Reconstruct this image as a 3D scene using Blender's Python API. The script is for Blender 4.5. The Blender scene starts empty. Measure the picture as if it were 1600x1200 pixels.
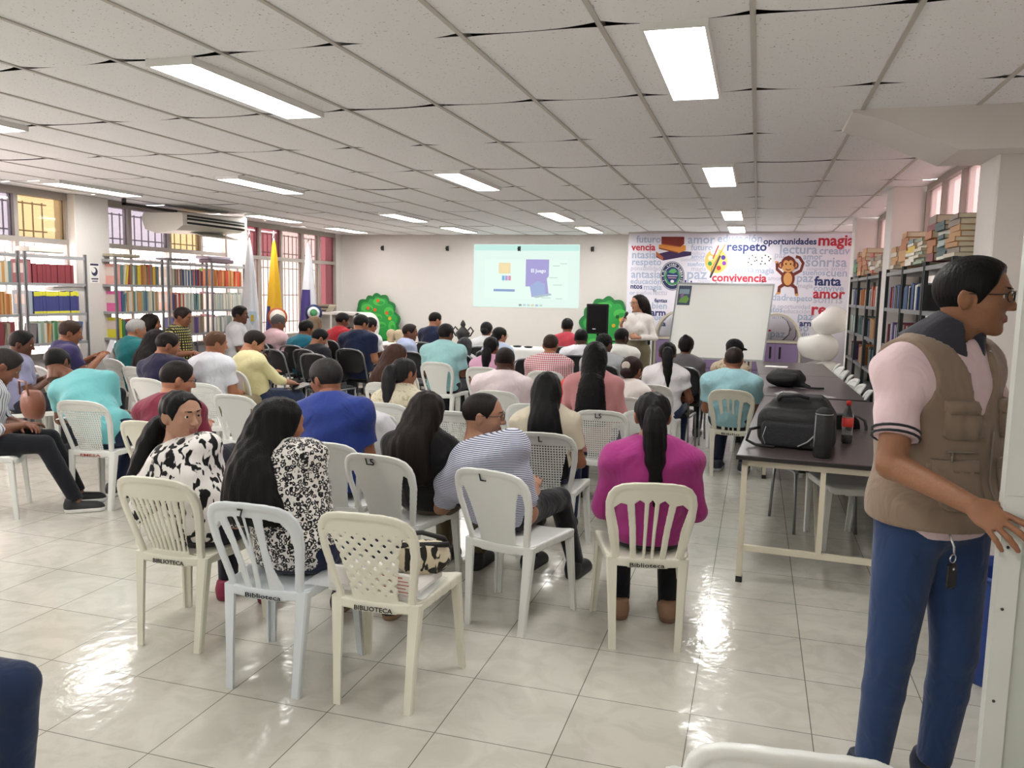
import bpy, bmesh, math, random
import numpy as np
from mathutils import Vector, Matrix, Euler

scene = bpy.context.scene
R = math.radians
rng = random.Random(7)

# ------------------------------------------------------------------ camera, world, exposure
cam_d = bpy.data.cameras.new('camera')
cam = bpy.data.objects.new('camera', cam_d)
scene.collection.objects.link(cam)
scene.camera = cam
cam_d.sensor_width = 36.0
cam_d.lens = 1258.46 / 1600 * 36.0
cam_d.clip_start = 0.05
_y, _p, _r = 0.2921, 0.1144, 0.0204
fwd = Vector((-math.sin(_y) * math.cos(_p), math.cos(_y) * math.cos(_p), -math.sin(_p)))
rt0 = Vector((math.cos(_y), math.sin(_y), 0)); up0 = rt0.cross(fwd)
rgt = math.cos(_r) * rt0 + math.sin(_r) * up0
upv = -math.sin(_r) * rt0 + math.cos(_r) * up0
cam.matrix_world = Matrix(((rgt.x, upv.x, -fwd.x, 0.1678), (rgt.y, upv.y, -fwd.y, 0.0),
                           (rgt.z, upv.z, -fwd.z, 1.6406), (0, 0, 0, 1)))

world = bpy.data.worlds.new('daylight'); scene.world = world
world.use_nodes = True
bg = world.node_tree.nodes['Background']
bg.inputs[0].default_value = (1.0, 0.985, 0.965, 1)
bg.inputs[1].default_value = 6.0
scene.view_settings.view_transform = 'Standard'
scene.view_settings.look = 'None'
scene.view_settings.gamma = 1.0
scene.view_settings.use_curve_mapping = False
scene.view_settings.exposure = 0.88
LAMP = 17.5          # strength of the ceiling panels
try:
    scene.cycles.max_bounces = 7
    scene.cycles.diffuse_bounces = 4
    scene.cycles.glossy_bounces = 3
    scene.cycles.transmission_bounces = 4
    scene.cycles.transparent_max_bounces = 8
    scene.cycles.sample_clamp_indirect = 6.0
    scene.cycles.caustics_reflective = False
    scene.cycles.caustics_refractive = False
except Exception:
    pass

# ------------------------------------------------------------------ materials
def lin(h):
    h = h.lstrip('#')
    c = [int(h[i:i + 2], 16) / 255 for i in (0, 2, 4)]
    return tuple(x / 12.92 if x <= .04045 else ((x + .055) / 1.055) ** 2.4 for x in c) + (1.0,)

MC = {}
def nodes_of(m):
    m.use_nodes = True
    nt = m.node_tree
    return nt, nt.nodes, nt.links, nt.nodes['Principled BSDF']

def mat(name, col, rough=.5, metal=0, spec=.5, bump=None, emis=0, var=0):
    """plain procedural material: colour with faint noise variation and an optional noise bump (scale, strength)"""
    key = (name, col, rough, metal, emis)
    if key in MC: return MC[key]
    m = bpy.data.materials.new(name); nt, N, L, b = nodes_of(m)
    c = lin(col)
    b.inputs['Base Color'].default_value = c
    b.inputs['Roughness'].default_value = rough
    b.inputs['Metallic'].default_value = metal
    b.inputs['Specular IOR Level'].default_value = spec
    if var or bump:
        tc = N.new('ShaderNodeTexCoord')
    if var:
        n = N.new('ShaderNodeTexNoise'); n.inputs['Scale'].default_value = 9; n.inputs['Detail'].default_value = 4
        L.new(tc.outputs['Object'], n.inputs['Vector'])
        mx = N.new('ShaderNodeMix'); mx.data_type = 'RGBA'
        mx.inputs[6].default_value = tuple(x * (1 - var) for x in c[:3]) + (1,)
        mx.inputs[7].default_value = tuple(min(1, x * (1 + var)) for x in c[:3]) + (1,)
        L.new(n.outputs[0], mx.inputs[0]); L.new(mx.outputs[2], b.inputs['Base Color'])
    if bump:
        n2 = N.new('ShaderNodeTexNoise'); n2.inputs['Scale'].default_value = bump[0]; n2.inputs['Detail'].default_value = 3
        L.new(tc.outputs['Object'], n2.inputs['Vector'])
        bp = N.new('ShaderNodeBump'); bp.inputs['Strength'].default_value = bump[1]; bp.inputs['Distance'].default_value = .02
        L.new(n2.outputs[0], bp.inputs['Height']); L.new(bp.outputs[0], b.inputs['Normal'])
    if emis:
        b.inputs['Emission Color'].default_value = c; b.inputs['Emission Strength'].default_value = emis
    MC[key] = m
    return m

def cloth(col, pattern=None, col2='#101014', scale=1.0):
    """woven fabric; pattern is dyed into the cloth in the garment's own coordinates"""
    key = ('cloth', col, pattern, col2, scale)
    if key in MC: return MC[key]
    m = bpy.data.materials.new('fabric'); nt, N, L, b = nodes_of(m)
    b.inputs['Roughness'].default_value = .85
    b.inputs['Specular IOR Level'].default_value = .2
    try:
        b.inputs['Sheen Weight'].default_value = .15
    except Exception: pass
    tc = N.new('ShaderNodeTexCoord'); P = tc.outputs['Object']
    A, B = lin(col), lin(col2)
    def noise(s, d=2, vec=P, dist=0):
        n = N.new('ShaderNodeTexNoise'); n.inputs['Scale'].default_value = s; n.inputs['Detail'].default_value = d
        n.inputs['Distortion'].default_value = dist
        L.new(vec, n.inputs['Vector']); return n.outputs[0]
    def ramp(v, pts):
        r = N.new('ShaderNodeValToRGB'); r.color_ramp.interpolation = 'LINEAR'
        e = r.color_ramp.elements
        while len(e) < len(pts): e.new(.5)
        for q, (p, c) in zip(e, pts): q.position = p; q.color = (c, c, c, 1)
        L.new(v, r.inputs[0]); return r.outputs[0]
    def mp(sx, sy, sz):
        k = N.new('ShaderNodeMapping'); k.inputs['Scale'].default_value = (sx, sy, sz); L.new(P, k.inputs[0]); return k.outputs[0]
    def wave(d, s, dist=.6):
        w = N.new('ShaderNodeTexWave'); w.bands_direction = d; w.inputs['Scale'].default_value = s
        w.inputs['Distortion'].default_value = dist; w.inputs['Detail'].default_value = 1; w.inputs['Detail Scale'].default_value = .4
        L.new(P, w.inputs['Vector']); return w.outputs[1]
    def math2(op, a, c):
        k = N.new('ShaderNodeMath'); k.operation = op
        for i, q in enumerate((a, c)):
            if isinstance(q, (int, float)): k.inputs[i].default_value = q
            else: L.new(q, k.inputs[i])
        return k.outputs[0]
    f = None
    if pattern == 'leopard':
        v = N.new('ShaderNodeTexVoronoi'); v.inputs['Scale'].default_value = 62 * scale
        k = N.new('ShaderNodeMix'); k.data_type = 'VECTOR'; k.inputs[0].default_value = .03
        nn = N.new('ShaderNodeTexNoise'); nn.inputs['Scale'].default_value = 30; L.new(P, nn.inputs[0])
        L.new(P, k.inputs[4]); L.new(nn.outputs[1], k.inputs[5]); L.new(k.outputs[1], v.inputs['Vector'])
        f = ramp(v.outputs[0], [(.2, 0), (.3, 1), (.52, 1), (.6, 0)])
    elif pattern == 'strokes':
        f = ramp(noise(23, 1.5, mp(1.3, 1.3, .6), .7), [(.53, 0), (.56, 1)])
    elif pattern == 'hstripe':
        f = ramp(wave('Z', 28 * scale, .5), [(.55, 0), (.75, 1)])
    elif pattern == 'vstripe':
        f = ramp(wave('X', 9 * scale, .4), [(.80, 0), (.92, 1)])
    elif pattern in ('gingham', 'plaid'):
        s = 9 * scale
        a = ramp(wave('Z', s), [(.45, 0), (.55, 1)]); c = ramp(wave('X', s), [(.45, 0), (.55, 1)])
        f = math2('MULTIPLY', math2('ADD', a, c), .5)
        if pattern == 'plaid': f = ramp(f, [(.3, 0), (.45, 1)])
    elif pattern == 'floral':
        f = ramp(noise(26, 3, P, 1.2), [(.55, 0), (.62, .55)])
    if f is not None:
        mx = N.new('ShaderNodeMix'); mx.data_type = 'RGBA'; mx.inputs[6].default_value = A; mx.inputs[7].default_value = B
        L.new(f, mx.inputs[0]); L.new(mx.outputs[2], b.inputs['Base Color'])
    else:
        mx = N.new('ShaderNodeMix'); mx.data_type = 'RGBA'
        mx.inputs[6].default_value = tuple(x * .92 for x in A[:3]) + (1,); mx.inputs[7].default_value = A
        L.new(noise(14, 3), mx.inputs[0]); L.new(mx.outputs[2], b.inputs['Base Color'])
    bp = N.new('ShaderNodeBump'); bp.inputs['Strength'].default_value = .55; bp.inputs['Distance'].default_value = .03
    L.new(noise(7.5, 2.5, mp(1, 1, .75), 1.2), bp.inputs['Height']); L.new(bp.outputs[0], b.inputs['Normal'])
    MC[key] = m
    return m

def hair_mat(col, curly=False):
    key = ('hair', col, curly)
    if key in MC: return MC[key]
    m = bpy.data.materials.new('hair'); nt, N, L, b = nodes_of(m)
    c = lin(col)
    b.inputs['Roughness'].default_value = .5; b.inputs['Specular IOR Level'].default_value = .16
    tc = N.new('ShaderNodeTexCoord'); k = N.new('ShaderNodeMapping')
    k.inputs['Scale'].default_value = (60, 60, 45) if curly else (150, 110, 7)
    L.new(tc.outputs['Object'], k.inputs[0])
    n = N.new('ShaderNodeTexNoise'); n.inputs['Scale'].default_value = 1; n.inputs['Detail'].default_value = 3
    L.new(k.outputs[0], n.inputs['Vector'])
    mx = N.new('ShaderNodeMix'); mx.data_type = 'RGBA'
    mx.inputs[6].default_value = tuple(x * .5 for x in c[:3]) + (1,); mx.inputs[7].default_value = tuple(x * 1.15 for x in c[:3]) + (1,)
    L.new(n.outputs[0], mx.inputs[0]); L.new(mx.outputs[2], b.inputs['Base Color'])
    bp = N.new('ShaderNodeBump'); bp.inputs['Strength'].default_value = .6; bp.inputs['Distance'].default_value = .006
    L.new(n.outputs[0], bp.inputs['Height']); L.new(bp.outputs[0], b.inputs['Normal'])
    MC[key] = m
    return m

def skin_mat(col):
    key = ('skin', col)
    if key in MC: return MC[key]
    m = mat('skin', col, .5, 0, .35, (90, .12), 0, .07)
    b = m.node_tree.nodes['Principled BSDF']
    b.inputs['Subsurface Weight'].default_value = .08
    b.inputs['Subsurface Radius'].default_value = (.01, .004, .002)
    MC[key] = m
    return m

# ------------------------------------------------------------------ object helpers
COL = scene.collection
def link(o, parent=None):
    COL.objects.link(o)
    if parent is not None: o.parent = parent
    return o
def tag(o, label=None, cat=None, group=None, kind=None):
    if label: o['label'] = label
    if cat: o['category'] = cat
    if group: o['group'] = group
    if kind: o['kind'] = kind
    return o
def empty(name, loc=(0, 0, 0), rz=0, label=None, cat=None, group=None):
    o = bpy.data.objects.new(name, None); o.empty_display_size = .1
    o.location = loc; o.rotation_euler = (0, 0, rz)
    link(o); return tag(o, label, cat, group)
def inst(name, me, parent=None, loc=(0, 0, 0), rot=(0, 0, 0), scale=(1, 1, 1)):
    o = bpy.data.objects.new(name, me); o.location = loc; o.rotation_euler = rot; o.scale = scale
    return link(o, parent)

class MB:
    """collects boxes, tubes, lathes, polygons into one mesh"""
    def __init__(s): s.v = []; s.f = []; s.m = []; s.cur = 0; s.sm = []
    def add(s, vs, fs, smooth=False):
        o = len(s.v); s.v += [tuple(p) for p in vs]
        for f in fs: s.f.append([i + o for i in f]); s.m.append(s.cur); s.sm.append(smooth)
        return s
    def box(s, lo, hi, M=None):
        x0, y0, z0 = lo; x1, y1, z1 = hi
        vs = [(x0, y0, z0), (x1, y0, z0), (x1, y1, z0), (x0, y1, z0), (x0, y0, z1), (x1, y0, z1), (x1, y1, z1), (x0, y1, z1)]
        if M is not None: vs = [M @ Vector(v) for v in vs]
        return s.add(vs, [(3, 2, 1, 0), (4, 5, 6, 7), (0, 1, 5, 4), (1, 2, 6, 5), (2, 3, 7, 6), (3, 0, 4, 7)])
    def rbox(s, lo, hi, r=.01, M=None):
        """box with chamfered vertical and horizontal edges"""
        x0, y0, z0 = lo; x1, y1, z1 = hi; r = min(r, (x1 - x0) / 2.01, (y1 - y0) / 2.01, (z1 - z0) / 2.01)
        rings = []
        for z, i in ((z0, r), (z0 + r, 0), (z1 - r, 0), (z1, r)):
            a, b, c, d = x0 + i, x1 - i, y0 + i, y1 - i; q = r * .7 if i == 0 else r * .5
            rings.append([(a + q, c, z), (b - q, c, z), (b, c + q, z), (b, d - q, z), (b - q, d, z), (a + q, d, z), (a, d - q, z), (a, c + q, z)])
        return s.loft(rings, M, True, False)
    def loft(s, rings, M=None, cap=True, smooth=True):
        n = len(rings[0]); vs = [Vector(p) for r in rings for p in r]
        if M is not None: vs = [M @ v for v in vs]
        fs = []
        for k in range(len(rings) - 1):
            for i in range(n):
                j = (i + 1) % n
                fs.append((k * n + i, k * n + j, (k + 1) * n + j, (k + 1) * n + i))
        s.add(vs, fs, smooth)
        if cap:
            o = len(s.v) - len(vs)
            s.f += [[o + i for i in range(n - 1, -1, -1)], [o + (len(rings) - 1) * n + i for i in range(n)]]
            s.m += [s.cur] * 2; s.sm += [False] * 2
        return s
    def tube(s, pts, r, n=8, smooth=True, closed=False):
        pts = [Vector(p) for p in pts]; rings = []
        rs = r if isinstance(r, (list, tuple)) else [r] * len(pts)
        prev = None; N = len(pts)
        for i, p in enumerate(pts):
            a = pts[(i - 1) % N] if (i > 0 or closed) else p
            b = pts[(i + 1) % N] if (i < N - 1 or closed) else p
            t = (b - a).normalized()
            if prev is None:
                ref = Vector((0, 0, 1)) if abs(t.z) < .9 else Vector((1, 0, 0))
                u = t.cross(ref).normalized()
            else:
                u = (prev - t * prev.dot(t)).normalized()
            prev = u; w = t.cross(u)
            rings.append([p + rs[i] * (math.cos(q) * u + math.sin(q) * w) for q in [2 * math.pi * k / n for k in range(n)]])
        if closed: rings.append(rings[0])
        return s.loft(rings, None, not closed, smooth)
    def lathe(s, prof, n=20, M=None):
        rings = [[(r * math.cos(2 * math.pi * k / n), r * math.sin(2 * math.pi * k / n), z) for k in range(n)] for r, z in prof]
        return s.loft(rings, M, True, True)
    def poly(s, pts, z0, z1, M=None):
        """extruded outline in XY (counter-clockwise)"""
        n = len(pts)
        vs = [Vector((x, y, z0)) for x, y in pts] + [Vector((x, y, z1)) for x, y in pts]
        if M is not None: vs = [M @ v for v in vs]
        return s.add(vs, [list(range(n - 1, -1, -1)), list(range(n, 2 * n))] + [[i, (i + 1) % n, n + (i + 1) % n, n + i] for i in range(n)])
    def mesh(s, name, mats):
        me = bpy.data.meshes.new(name); me.from_pydata(s.v, [], s.f)
        for m in (mats if isinstance(mats, (list, tuple)) else [mats]): me.materials.append(m)
        me.polygons.foreach_set('material_index', s.m)
        me.polygons.foreach_set('use_smooth', s.sm)
        me.update(); return me
    def build(s, name, mats, parent=None, loc=(0, 0, 0), rot=(0, 0, 0)):
        return inst(name, s.mesh(name, mats), parent, loc, rot)

ROTW = Matrix.Rotation(math.pi / 2, 4, 'X')      # XY outline -> upright, facing -Y

def text_mesh(txt, size, bold=0., extrude=.001, align='LEFT', shear=0):
    cu = bpy.data.curves.new('lettering', 'FONT'); cu.body = txt; cu.size = size
    cu.offset = bold * size; cu.extrude = extrude; cu.align_x = align; cu.resolution_u = 2; cu.shear = shear
    o = bpy.data.objects.new('lettering', cu); COL.objects.link(o)
    dg = bpy.context.evaluated_depsgraph_get()
    me = bpy.data.meshes.new_from_object(o.evaluated_get(dg), depsgraph=dg)
    bpy.data.objects.remove(o); bpy.data.curves.remove(cu)
    return me
def text(name, txt, size, m, parent, loc, rot=(math.pi / 2, 0, 0), bold=0., align='LEFT', width=None, shear=0):
    me = text_mesh(txt, size, bold, .0012, align, shear); me.name = name
    me.materials.clear(); me.materials.append(m)
    o = inst(name, me, parent, loc, rot)
    if width:
        xs = [v.co.x for v in me.vertices]; w = max(xs) - min(xs)
        if w > 0: o.scale = (width / w, 1, 1)
    return o

# ------------------------------------------------------------------ implicit surfaces
class Field:
    def __init__(s, lo, hi, h):
        s.lo = np.array(lo, float); s.h = h
        s.n = np.maximum(np.ceil((np.array(hi) - s.lo) / h).astype(int) + 1, 4)
        s.v = np.full(s.n, .3, np.float32)
        s.ax = [(s.lo[i] + h * np.arange(s.n[i])).astype(np.float32) for i in range(3)]
    def sl(s, lo, hi, pad):
        a = np.clip(np.floor((np.array(lo) - pad - s.lo) / s.h).astype(int), 0, s.n)
        b = np.clip(np.ceil((np.array(hi) + pad - s.lo) / s.h).astype(int) + 1, 0, s.n)
        if (b <= a).any(): return None
        return tuple(slice(a[i], b[i]) for i in range(3))
    def grid(s, S):
        return s.ax[0][S[0]][:, None, None], s.ax[1][S[1]][None, :, None], s.ax[2][S[2]][None, None, :]
    def comb(s, S, d, k, op='u'):
        o = s.v[S]
        if op == 'u':
            if k > 0:
                hh = np.maximum(k - np.abs(o - d), 0) / k; s.v[S] = np.minimum(o, d) - hh * hh * k * .25
            else: s.v[S] = np.minimum(o, d)
        else:
            d = -d
            if k > 0:
                hh = np.maximum(k - np.abs(o - d), 0) / k; s.v[S] = np.maximum(o, d) + hh * hh * k * .25
            else: s.v[S] = np.maximum(o, d)
    def cone(s, a, b, ra, rb, k=.03, op='u', flat=(False, False), ext=0):
        a = np.array(a, float); b = np.array(b, float); m = max(ra, rb)
        S = s.sl(np.minimum(a, b) - m, np.maximum(a, b) + m, k + 3 * s.h)
        if S is None: return
        X, Y, Z = s.grid(S); ab = b - a; L2 = max(float(ab @ ab), 1e-9)
        t = ((X - a[0]) * ab[0] + (Y - a[1]) * ab[1] + (Z - a[2]) * ab[2]) / L2
        tc = np.clip(t, 0, 1)
        d = np.sqrt((X - a[0] - tc * ab[0]) ** 2 + (Y - a[1] - tc * ab[1]) ** 2 + (Z - a[2] - tc * ab[2]) ** 2) - (ra + (rb - ra) * tc)
        L = math.sqrt(L2)
        if flat[0]: d = np.maximum(d, -t * L)
        if flat[1]: d = np.maximum(d, (t - 1) * L)
        s.comb(S, d, k, op)
    def ell(s, c, r, k=.03, Rm=None, op='u'):
        c = np.array(c, float); r = np.array(r, float); m = r.max() if Rm is not None else r
        S = s.sl(c - m, c + m, k + 3 * s.h)
        if S is None: return
        X, Y, Z = s.grid(S); X = X - c[0]; Y = Y - c[1]; Z = Z - c[2]
        if Rm is not None:
            q = np.array(Rm)   # columns = local axes
            X, Y, Z = (q[0, 0] * X + q[1, 0] * Y + q[2, 0] * Z, q[0, 1] * X + q[1, 1] * Y + q[2, 1] * Z, q[0, 2] * X + q[1, 2] * Y + q[2, 2] * Z)
        k0 = np.sqrt((X / r[0]) ** 2 + (Y / r[1]) ** 2 + (Z / r[2]) ** 2)
        k1 = np.sqrt((X / r[0] ** 2) ** 2 + (Y / r[1] ** 2) ** 2 + (Z / r[2] ** 2) ** 2)
        s.comb(S, k0 * (k0 - 1) / np.maximum(k1, 1e-6), k, op)
    def plane(s, p, n, k=0):
        """keep the side n points away from"""
        n = np.array(n, float); n /= np.linalg.norm(n)
        X, Y, Z = s.ax[0][:, None, None], s.ax[1][None, :, None], s.ax[2][None, None, :]
        d = (X - p[0]) * n[0] + (Y - p[1]) * n[1] + (Z - p[2]) * n[2]
        s.v = np.maximum(s.v, d.astype(np.float32))
    def mesh(s):
        v = s.v; ins = v < 0; nx, ny, nz = v.shape
        c = [ins[i:nx - 1 + i, j:ny - 1 + j, k:nz - 1 + k] for i in (0, 1) for j in (0, 1) for k in (0, 1)]
        anyc = np.logical_or.reduce(c); allc = np.logical_and.reduce(c)
        act = anyc & ~allc
        idx = np.argwhere(act)
        if len(idx) == 0: return np.zeros((0, 3)), np.zeros((0, 4), int)
        num = np.full(act.shape, -1, np.int64); num[act] = np.arange(len(idx))
        offs = np.array([(i, j, k) for i in (0, 1) for j in (0, 1) for k in (0, 1)])
        vals = np.stack([v[idx[:, 0] + o[0], idx[:, 1] + o[1], idx[:, 2] + o[2]] for o in offs], 1)
        acc = np.zeros((len(idx), 3)); cnt = np.zeros(len(idx))
        for a in range(8):
            for b in range(a + 1, 8):
                if np.abs(offs[a] - offs[b]).sum() != 1: continue
                va, vb = vals[:, a], vals[:, b]; cr = (va < 0) != (vb < 0)
                t = np.where(cr, va / np.where(cr, va - vb, 1), 0)
                acc += cr[:, None] * (offs[a] + t[:, None] * (offs[b] - offs[a])); cnt += cr
        P = s.lo + s.h * (idx + acc / cnt[:, None])
        Q = []
        for ax in range(3):
            o = [1, 2, 0][ax]; w = [2, 0, 1][ax]
            sa = [slice(None)] * 3; sb = [slice(None)] * 3
            sa[ax] = slice(0, v.shape[ax] - 1); sb[ax] = slice(1, v.shape[ax])
            A, B = ins[tuple(sa)], ins[tuple(sb)]
            cr = np.argwhere(A != B)
            ok = (cr[:, o] > 0) & (cr[:, w] > 0) & (cr[:, o] < v.shape[o] - 1) & (cr[:, w] < v.shape[w] - 1)
            cr = cr[ok]
            if len(cr) == 0: continue
            sgn = A[tuple(cr.T)]
            def g(do, dw):
                q = cr.copy(); q[:, o] += do; q[:, w] += dw; return num[tuple(q.T)]
            q = np.stack([g(-1, -1), g(0, -1), g(0, 0), g(-1, 0)], 1)
            q[~sgn] = q[~sgn][:, ::-1]
            Q.append(q)
        return P, np.concatenate(Q)

def np_mesh(name, parts, mats, smooth=True):
    """parts: list of (verts, quads, material index)"""
    V = np.concatenate([p[0] for p in parts]); off = 0; F = []; M = []
    for p in parts:
        F.append(p[1] + off); off += len(p[0])
        M.append(np.broadcast_to(np.asarray(p[2]), (len(p[1]),)))
    F = np.concatenate(F).astype(np.int32); M = np.concatenate(M).astype(np.int32)
    me = bpy.data.meshes.new(name)
    me.vertices.add(len(V)); me.vertices.foreach_set('co', V.astype(np.float32).ravel())
    me.loops.add(F.size); me.loops.foreach_set('vertex_index', F.ravel())
    me.polygons.add(len(F)); me.polygons.foreach_set('loop_start', np.arange(0, F.size, 4, dtype=np.int32))
    for m in mats: me.materials.append(m)
    me.polygons.foreach_set('material_index', M)
    me.polygons.foreach_set('use_smooth', np.full(len(F), smooth))
    me.update(calc_edges=True); me.validate()
    return me

def poly_sdf(pts, X, Y):
    """signed distance to a polygon, negative inside"""
    pts = np.array(pts, float); n = len(pts)
    d = np.full(np.broadcast(X, Y).shape, 1e9); s = np.ones(d.shape)
    for i in range(n):
        a, b = pts[i], pts[i - 1]; e = b - a; wx, wy = X - a[0], Y - a[1]
        t = np.clip((wx * e[0] + wy * e[1]) / max(e @ e, 1e-12), 0, 1)
        d = np.minimum(d, (wx - e[0] * t) ** 2 + (wy - e[1] * t) ** 2)
        c1, c2, c3 = Y >= a[1], Y < b[1], e[0] * wy > e[1] * wx
        flip = (c1 & c2 & c3) | (~c1 & ~c2 & ~c3)
        s = np.where(flip, -s, s)
    return s * np.sqrt(d)
# ------------------------------------------------------------------ the room
H = 2.63
CW, CL, CX, CY = .5455, 1.102, .0996, 3.0737
XL, XR, YF, YB = -7.35, 1.56, 13.7, -5.0
white_paint = mat('white_wall_paint', '#dedad6', .55, bump=(40, .06), var=.02)

def floor_mat():
    m = bpy.data.materials.new('glazed_floor_tile'); nt, N, L, b = nodes_of(m)
    tc = N.new('ShaderNodeTexCoord'); k = N.new('ShaderNodeMapping'); k.inputs['Location'].default_value = (0, -.39 + .45 * 20, 0)
    k.inputs['Location'].default_value[0] = .45 * 30
    L.new(tc.outputs['Object'], k.inputs[0])
    br = N.new('ShaderNodeTexBrick'); br.offset = 0; br.squash = 1
    br.inputs['Scale'].default_value = 1; br.inputs['Brick Width'].default_value = .45; br.inputs['Row Height'].default_value = .45
    br.inputs['Mortar Size'].default_value = .0022; br.inputs['Mortar Smooth'].default_value = .2; br.inputs['Bias'].default_value = 0
    br.inputs['Color1'].default_value = lin('#c6c4ba'); br.inputs['Color2'].default_value = lin('#cdcbc2'); br.inputs['Mortar'].default_value = lin('#77756c')
    L.new(k.outputs[0], br.inputs['Vector'])
    n = N.new('ShaderNodeTexNoise'); n.inputs['Scale'].default_value = 5; n.inputs['Detail'].default_value = 7; n.inputs['Distortion'].default_value = 1.6
    L.new(tc.outputs['Object'], n.inputs['Vector'])
    r = N.new('ShaderNodeValToRGB'); r.color_ramp.elements[0].position = .38; r.color_ramp.elements[0].color = (.80, .795, .77, 1)
    r.color_ramp.elements[1].position = .56; r.color_ramp.elements[1].color = (1, 1, 1, 1); L.new(n.outputs[0], r.inputs[0])
    mx = N.new('ShaderNodeMix'); mx.data_type = 'RGBA'; mx.blend_type = 'MULTIPLY'; mx.inputs[0].default_value = .5
    L.new(br.outputs[0], mx.inputs[6]); L.new(r.outputs[0], mx.inputs[7]); L.new(mx.outputs[2], b.inputs['Base Color'])
    b.inputs['Roughness'].default_value = .13; b.inputs['Specular IOR Level'].default_value = .55
    n2 = N.new('ShaderNodeTexNoise'); n2.inputs['Scale'].default_value = 14; n2.inputs['Detail'].default_value = 3
    L.new(tc.outputs['Object'], n2.inputs['Vector'])
    ad = N.new('ShaderNodeMath'); ad.operation = 'MULTIPLY_ADD'; ad.inputs[1].default_value = -.6
    L.new(br.outputs[1], ad.inputs[0]); L.new(n2.outputs[0], ad.inputs[2])
    bp = N.new('ShaderNodeBump'); bp.inputs['Strength'].default_value = .10; bp.inputs['Distance'].default_value = .02
    L.new(ad.outputs[0], bp.inputs['Height']); L.new(bp.outputs[0], b.inputs['Normal'])
    return m
tag(MB().box((XL, YB, -.1), (XR + .1, YF, 0)).build('floor', floor_mat()), kind='structure')

# ceiling: bowed lay-in panels with dark gaps at the cross joints, on pale runners
def ceiling_mat():
    m = bpy.data.materials.new('mineral_ceiling_panel'); nt, N, L, b = nodes_of(m)
    tc = N.new('ShaderNodeTexCoord')
    n = N.new('ShaderNodeTexNoise'); n.inputs['Scale'].default_value = 75; n.inputs['Detail'].default_value = 4
    L.new(tc.outputs['Object'], n.inputs['Vector'])
    r = N.new('ShaderNodeValToRGB'); r.color_ramp.elements[0].position = .28; r.color_ramp.elements[0].color = lin('#8f8c86')
    r.color_ramp.elements[1].position = .36; r.color_ramp.elements[1].color = lin('#edeef0'); L.new(n.outputs[0], r.inputs[0])
    L.new(r.outputs[0], b.inputs['Base Color']); b.inputs['Roughness'].default_value = .9
    return m
cb = MB(); rc = random.Random(3)
for i in range(-14, 3):
    for j in range(-8, 10):
        x0, x1 = max(CX + i * CW + .006, XL), min(CX + (i + 1) * CW - .006, XR)
        y0, y1 = CY + j * CL, min(CY + (j + 1) * CL, YF)
        if x1 - x0 < .03 or y1 - y0 < .05: continue
        g = [rc.uniform(.014, .036) for _ in range(4)]; sag = rc.uniform(.003, .012)
        us = [q / 10 for q in range(11)]; vsn = [0, .04, .5, .96, 1]
        vs = []
        for v in vsn:
            for u in us:
                e = abs(2 * u - 1) ** 3.0
                ga = (g[0] if u < .5 else g[1]) * e + .002; gb = (g[2] if u < .5 else g[3]) * e + .002
                ya, yb = y0 + ga, y1 - gb
                vs.append((x0 + (x1 - x0) * u, ya + (yb - ya) * v, H - sag * (1 - (2 * u - 1) ** 2) * (1 - .55 * (1 - (2 * v - 1) ** 2)) + .002))
        fs = [(a * 11 + q, (a + 1) * 11 + q, (a + 1) * 11 + q + 1, a * 11 + q + 1) for a in range(4) for q in range(10)]
        cb.add(vs, fs, True)
ceil = tag(cb.build('ceiling', ceiling_mat()), kind='structure')
rb = MB()
for i in range(-13, 4):
    x = CX + i * CW
    if XL < x < XR: rb.box((x - .010, YB, H - .004), (x + .010, YF, H + .025))
tag(rb.build('runner', mat('painted_steel_runner', '#bdb9b3', .5), ceil), kind='structure')
tag(MB().box((XL, YB, H + .10), (XR, YF, H + .2)).build('void_above', mat('dark_void', '#141313', .9), ceil), kind='structure')

# ceiling panels
fr_m = mat('white_fixture_frame', '#e9e9e6', .4); dif_m = mat('lit_diffuser', '#fffdf8', .5, emis=LAMP)
fme = MB()
fme.box((-.122, -.56, -.022), (-.108, .56, .012)).box((.108, -.56, -.022), (.122, .56, .012)).box((-.108, -.56, -.022), (.108, -.546, .012)).box((-.108, .546, -.022), (.108, .56, .012))
fme = fme.mesh('frame', fr_m); dme = MB().box((-.108, -.546, -.014), (.108, .546, -.006)).mesh('diffuser', dif_m)
colw = {-.5: 'row above the dark tables', -4.5: 'second row over from the tables', -8.4: 'third row over from the tables', -12.1: 'row along the window shelves'}
roww = {-6: 'well behind the chairs', -3: 'just behind the chairs', 0: 'over the back chairs', 3: 'second toward the screen', 6: 'third toward the screen', 8: 'last before the far wall'}
for c, cw_ in colw.items():
    for r, rw in roww.items():
        x = CX + c * CW; y = CY + (r + .42 if r == 8 else r + .5) * CL
        t = empty('ceiling_light', (x, y, H - .012), 0, 'lit white ceiling panel, %s, %s' % (cw_, rw), 'ceiling light', 'lit ceiling panels')
        inst('frame', fme, t); inst('diffuser', dme, t)

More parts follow.
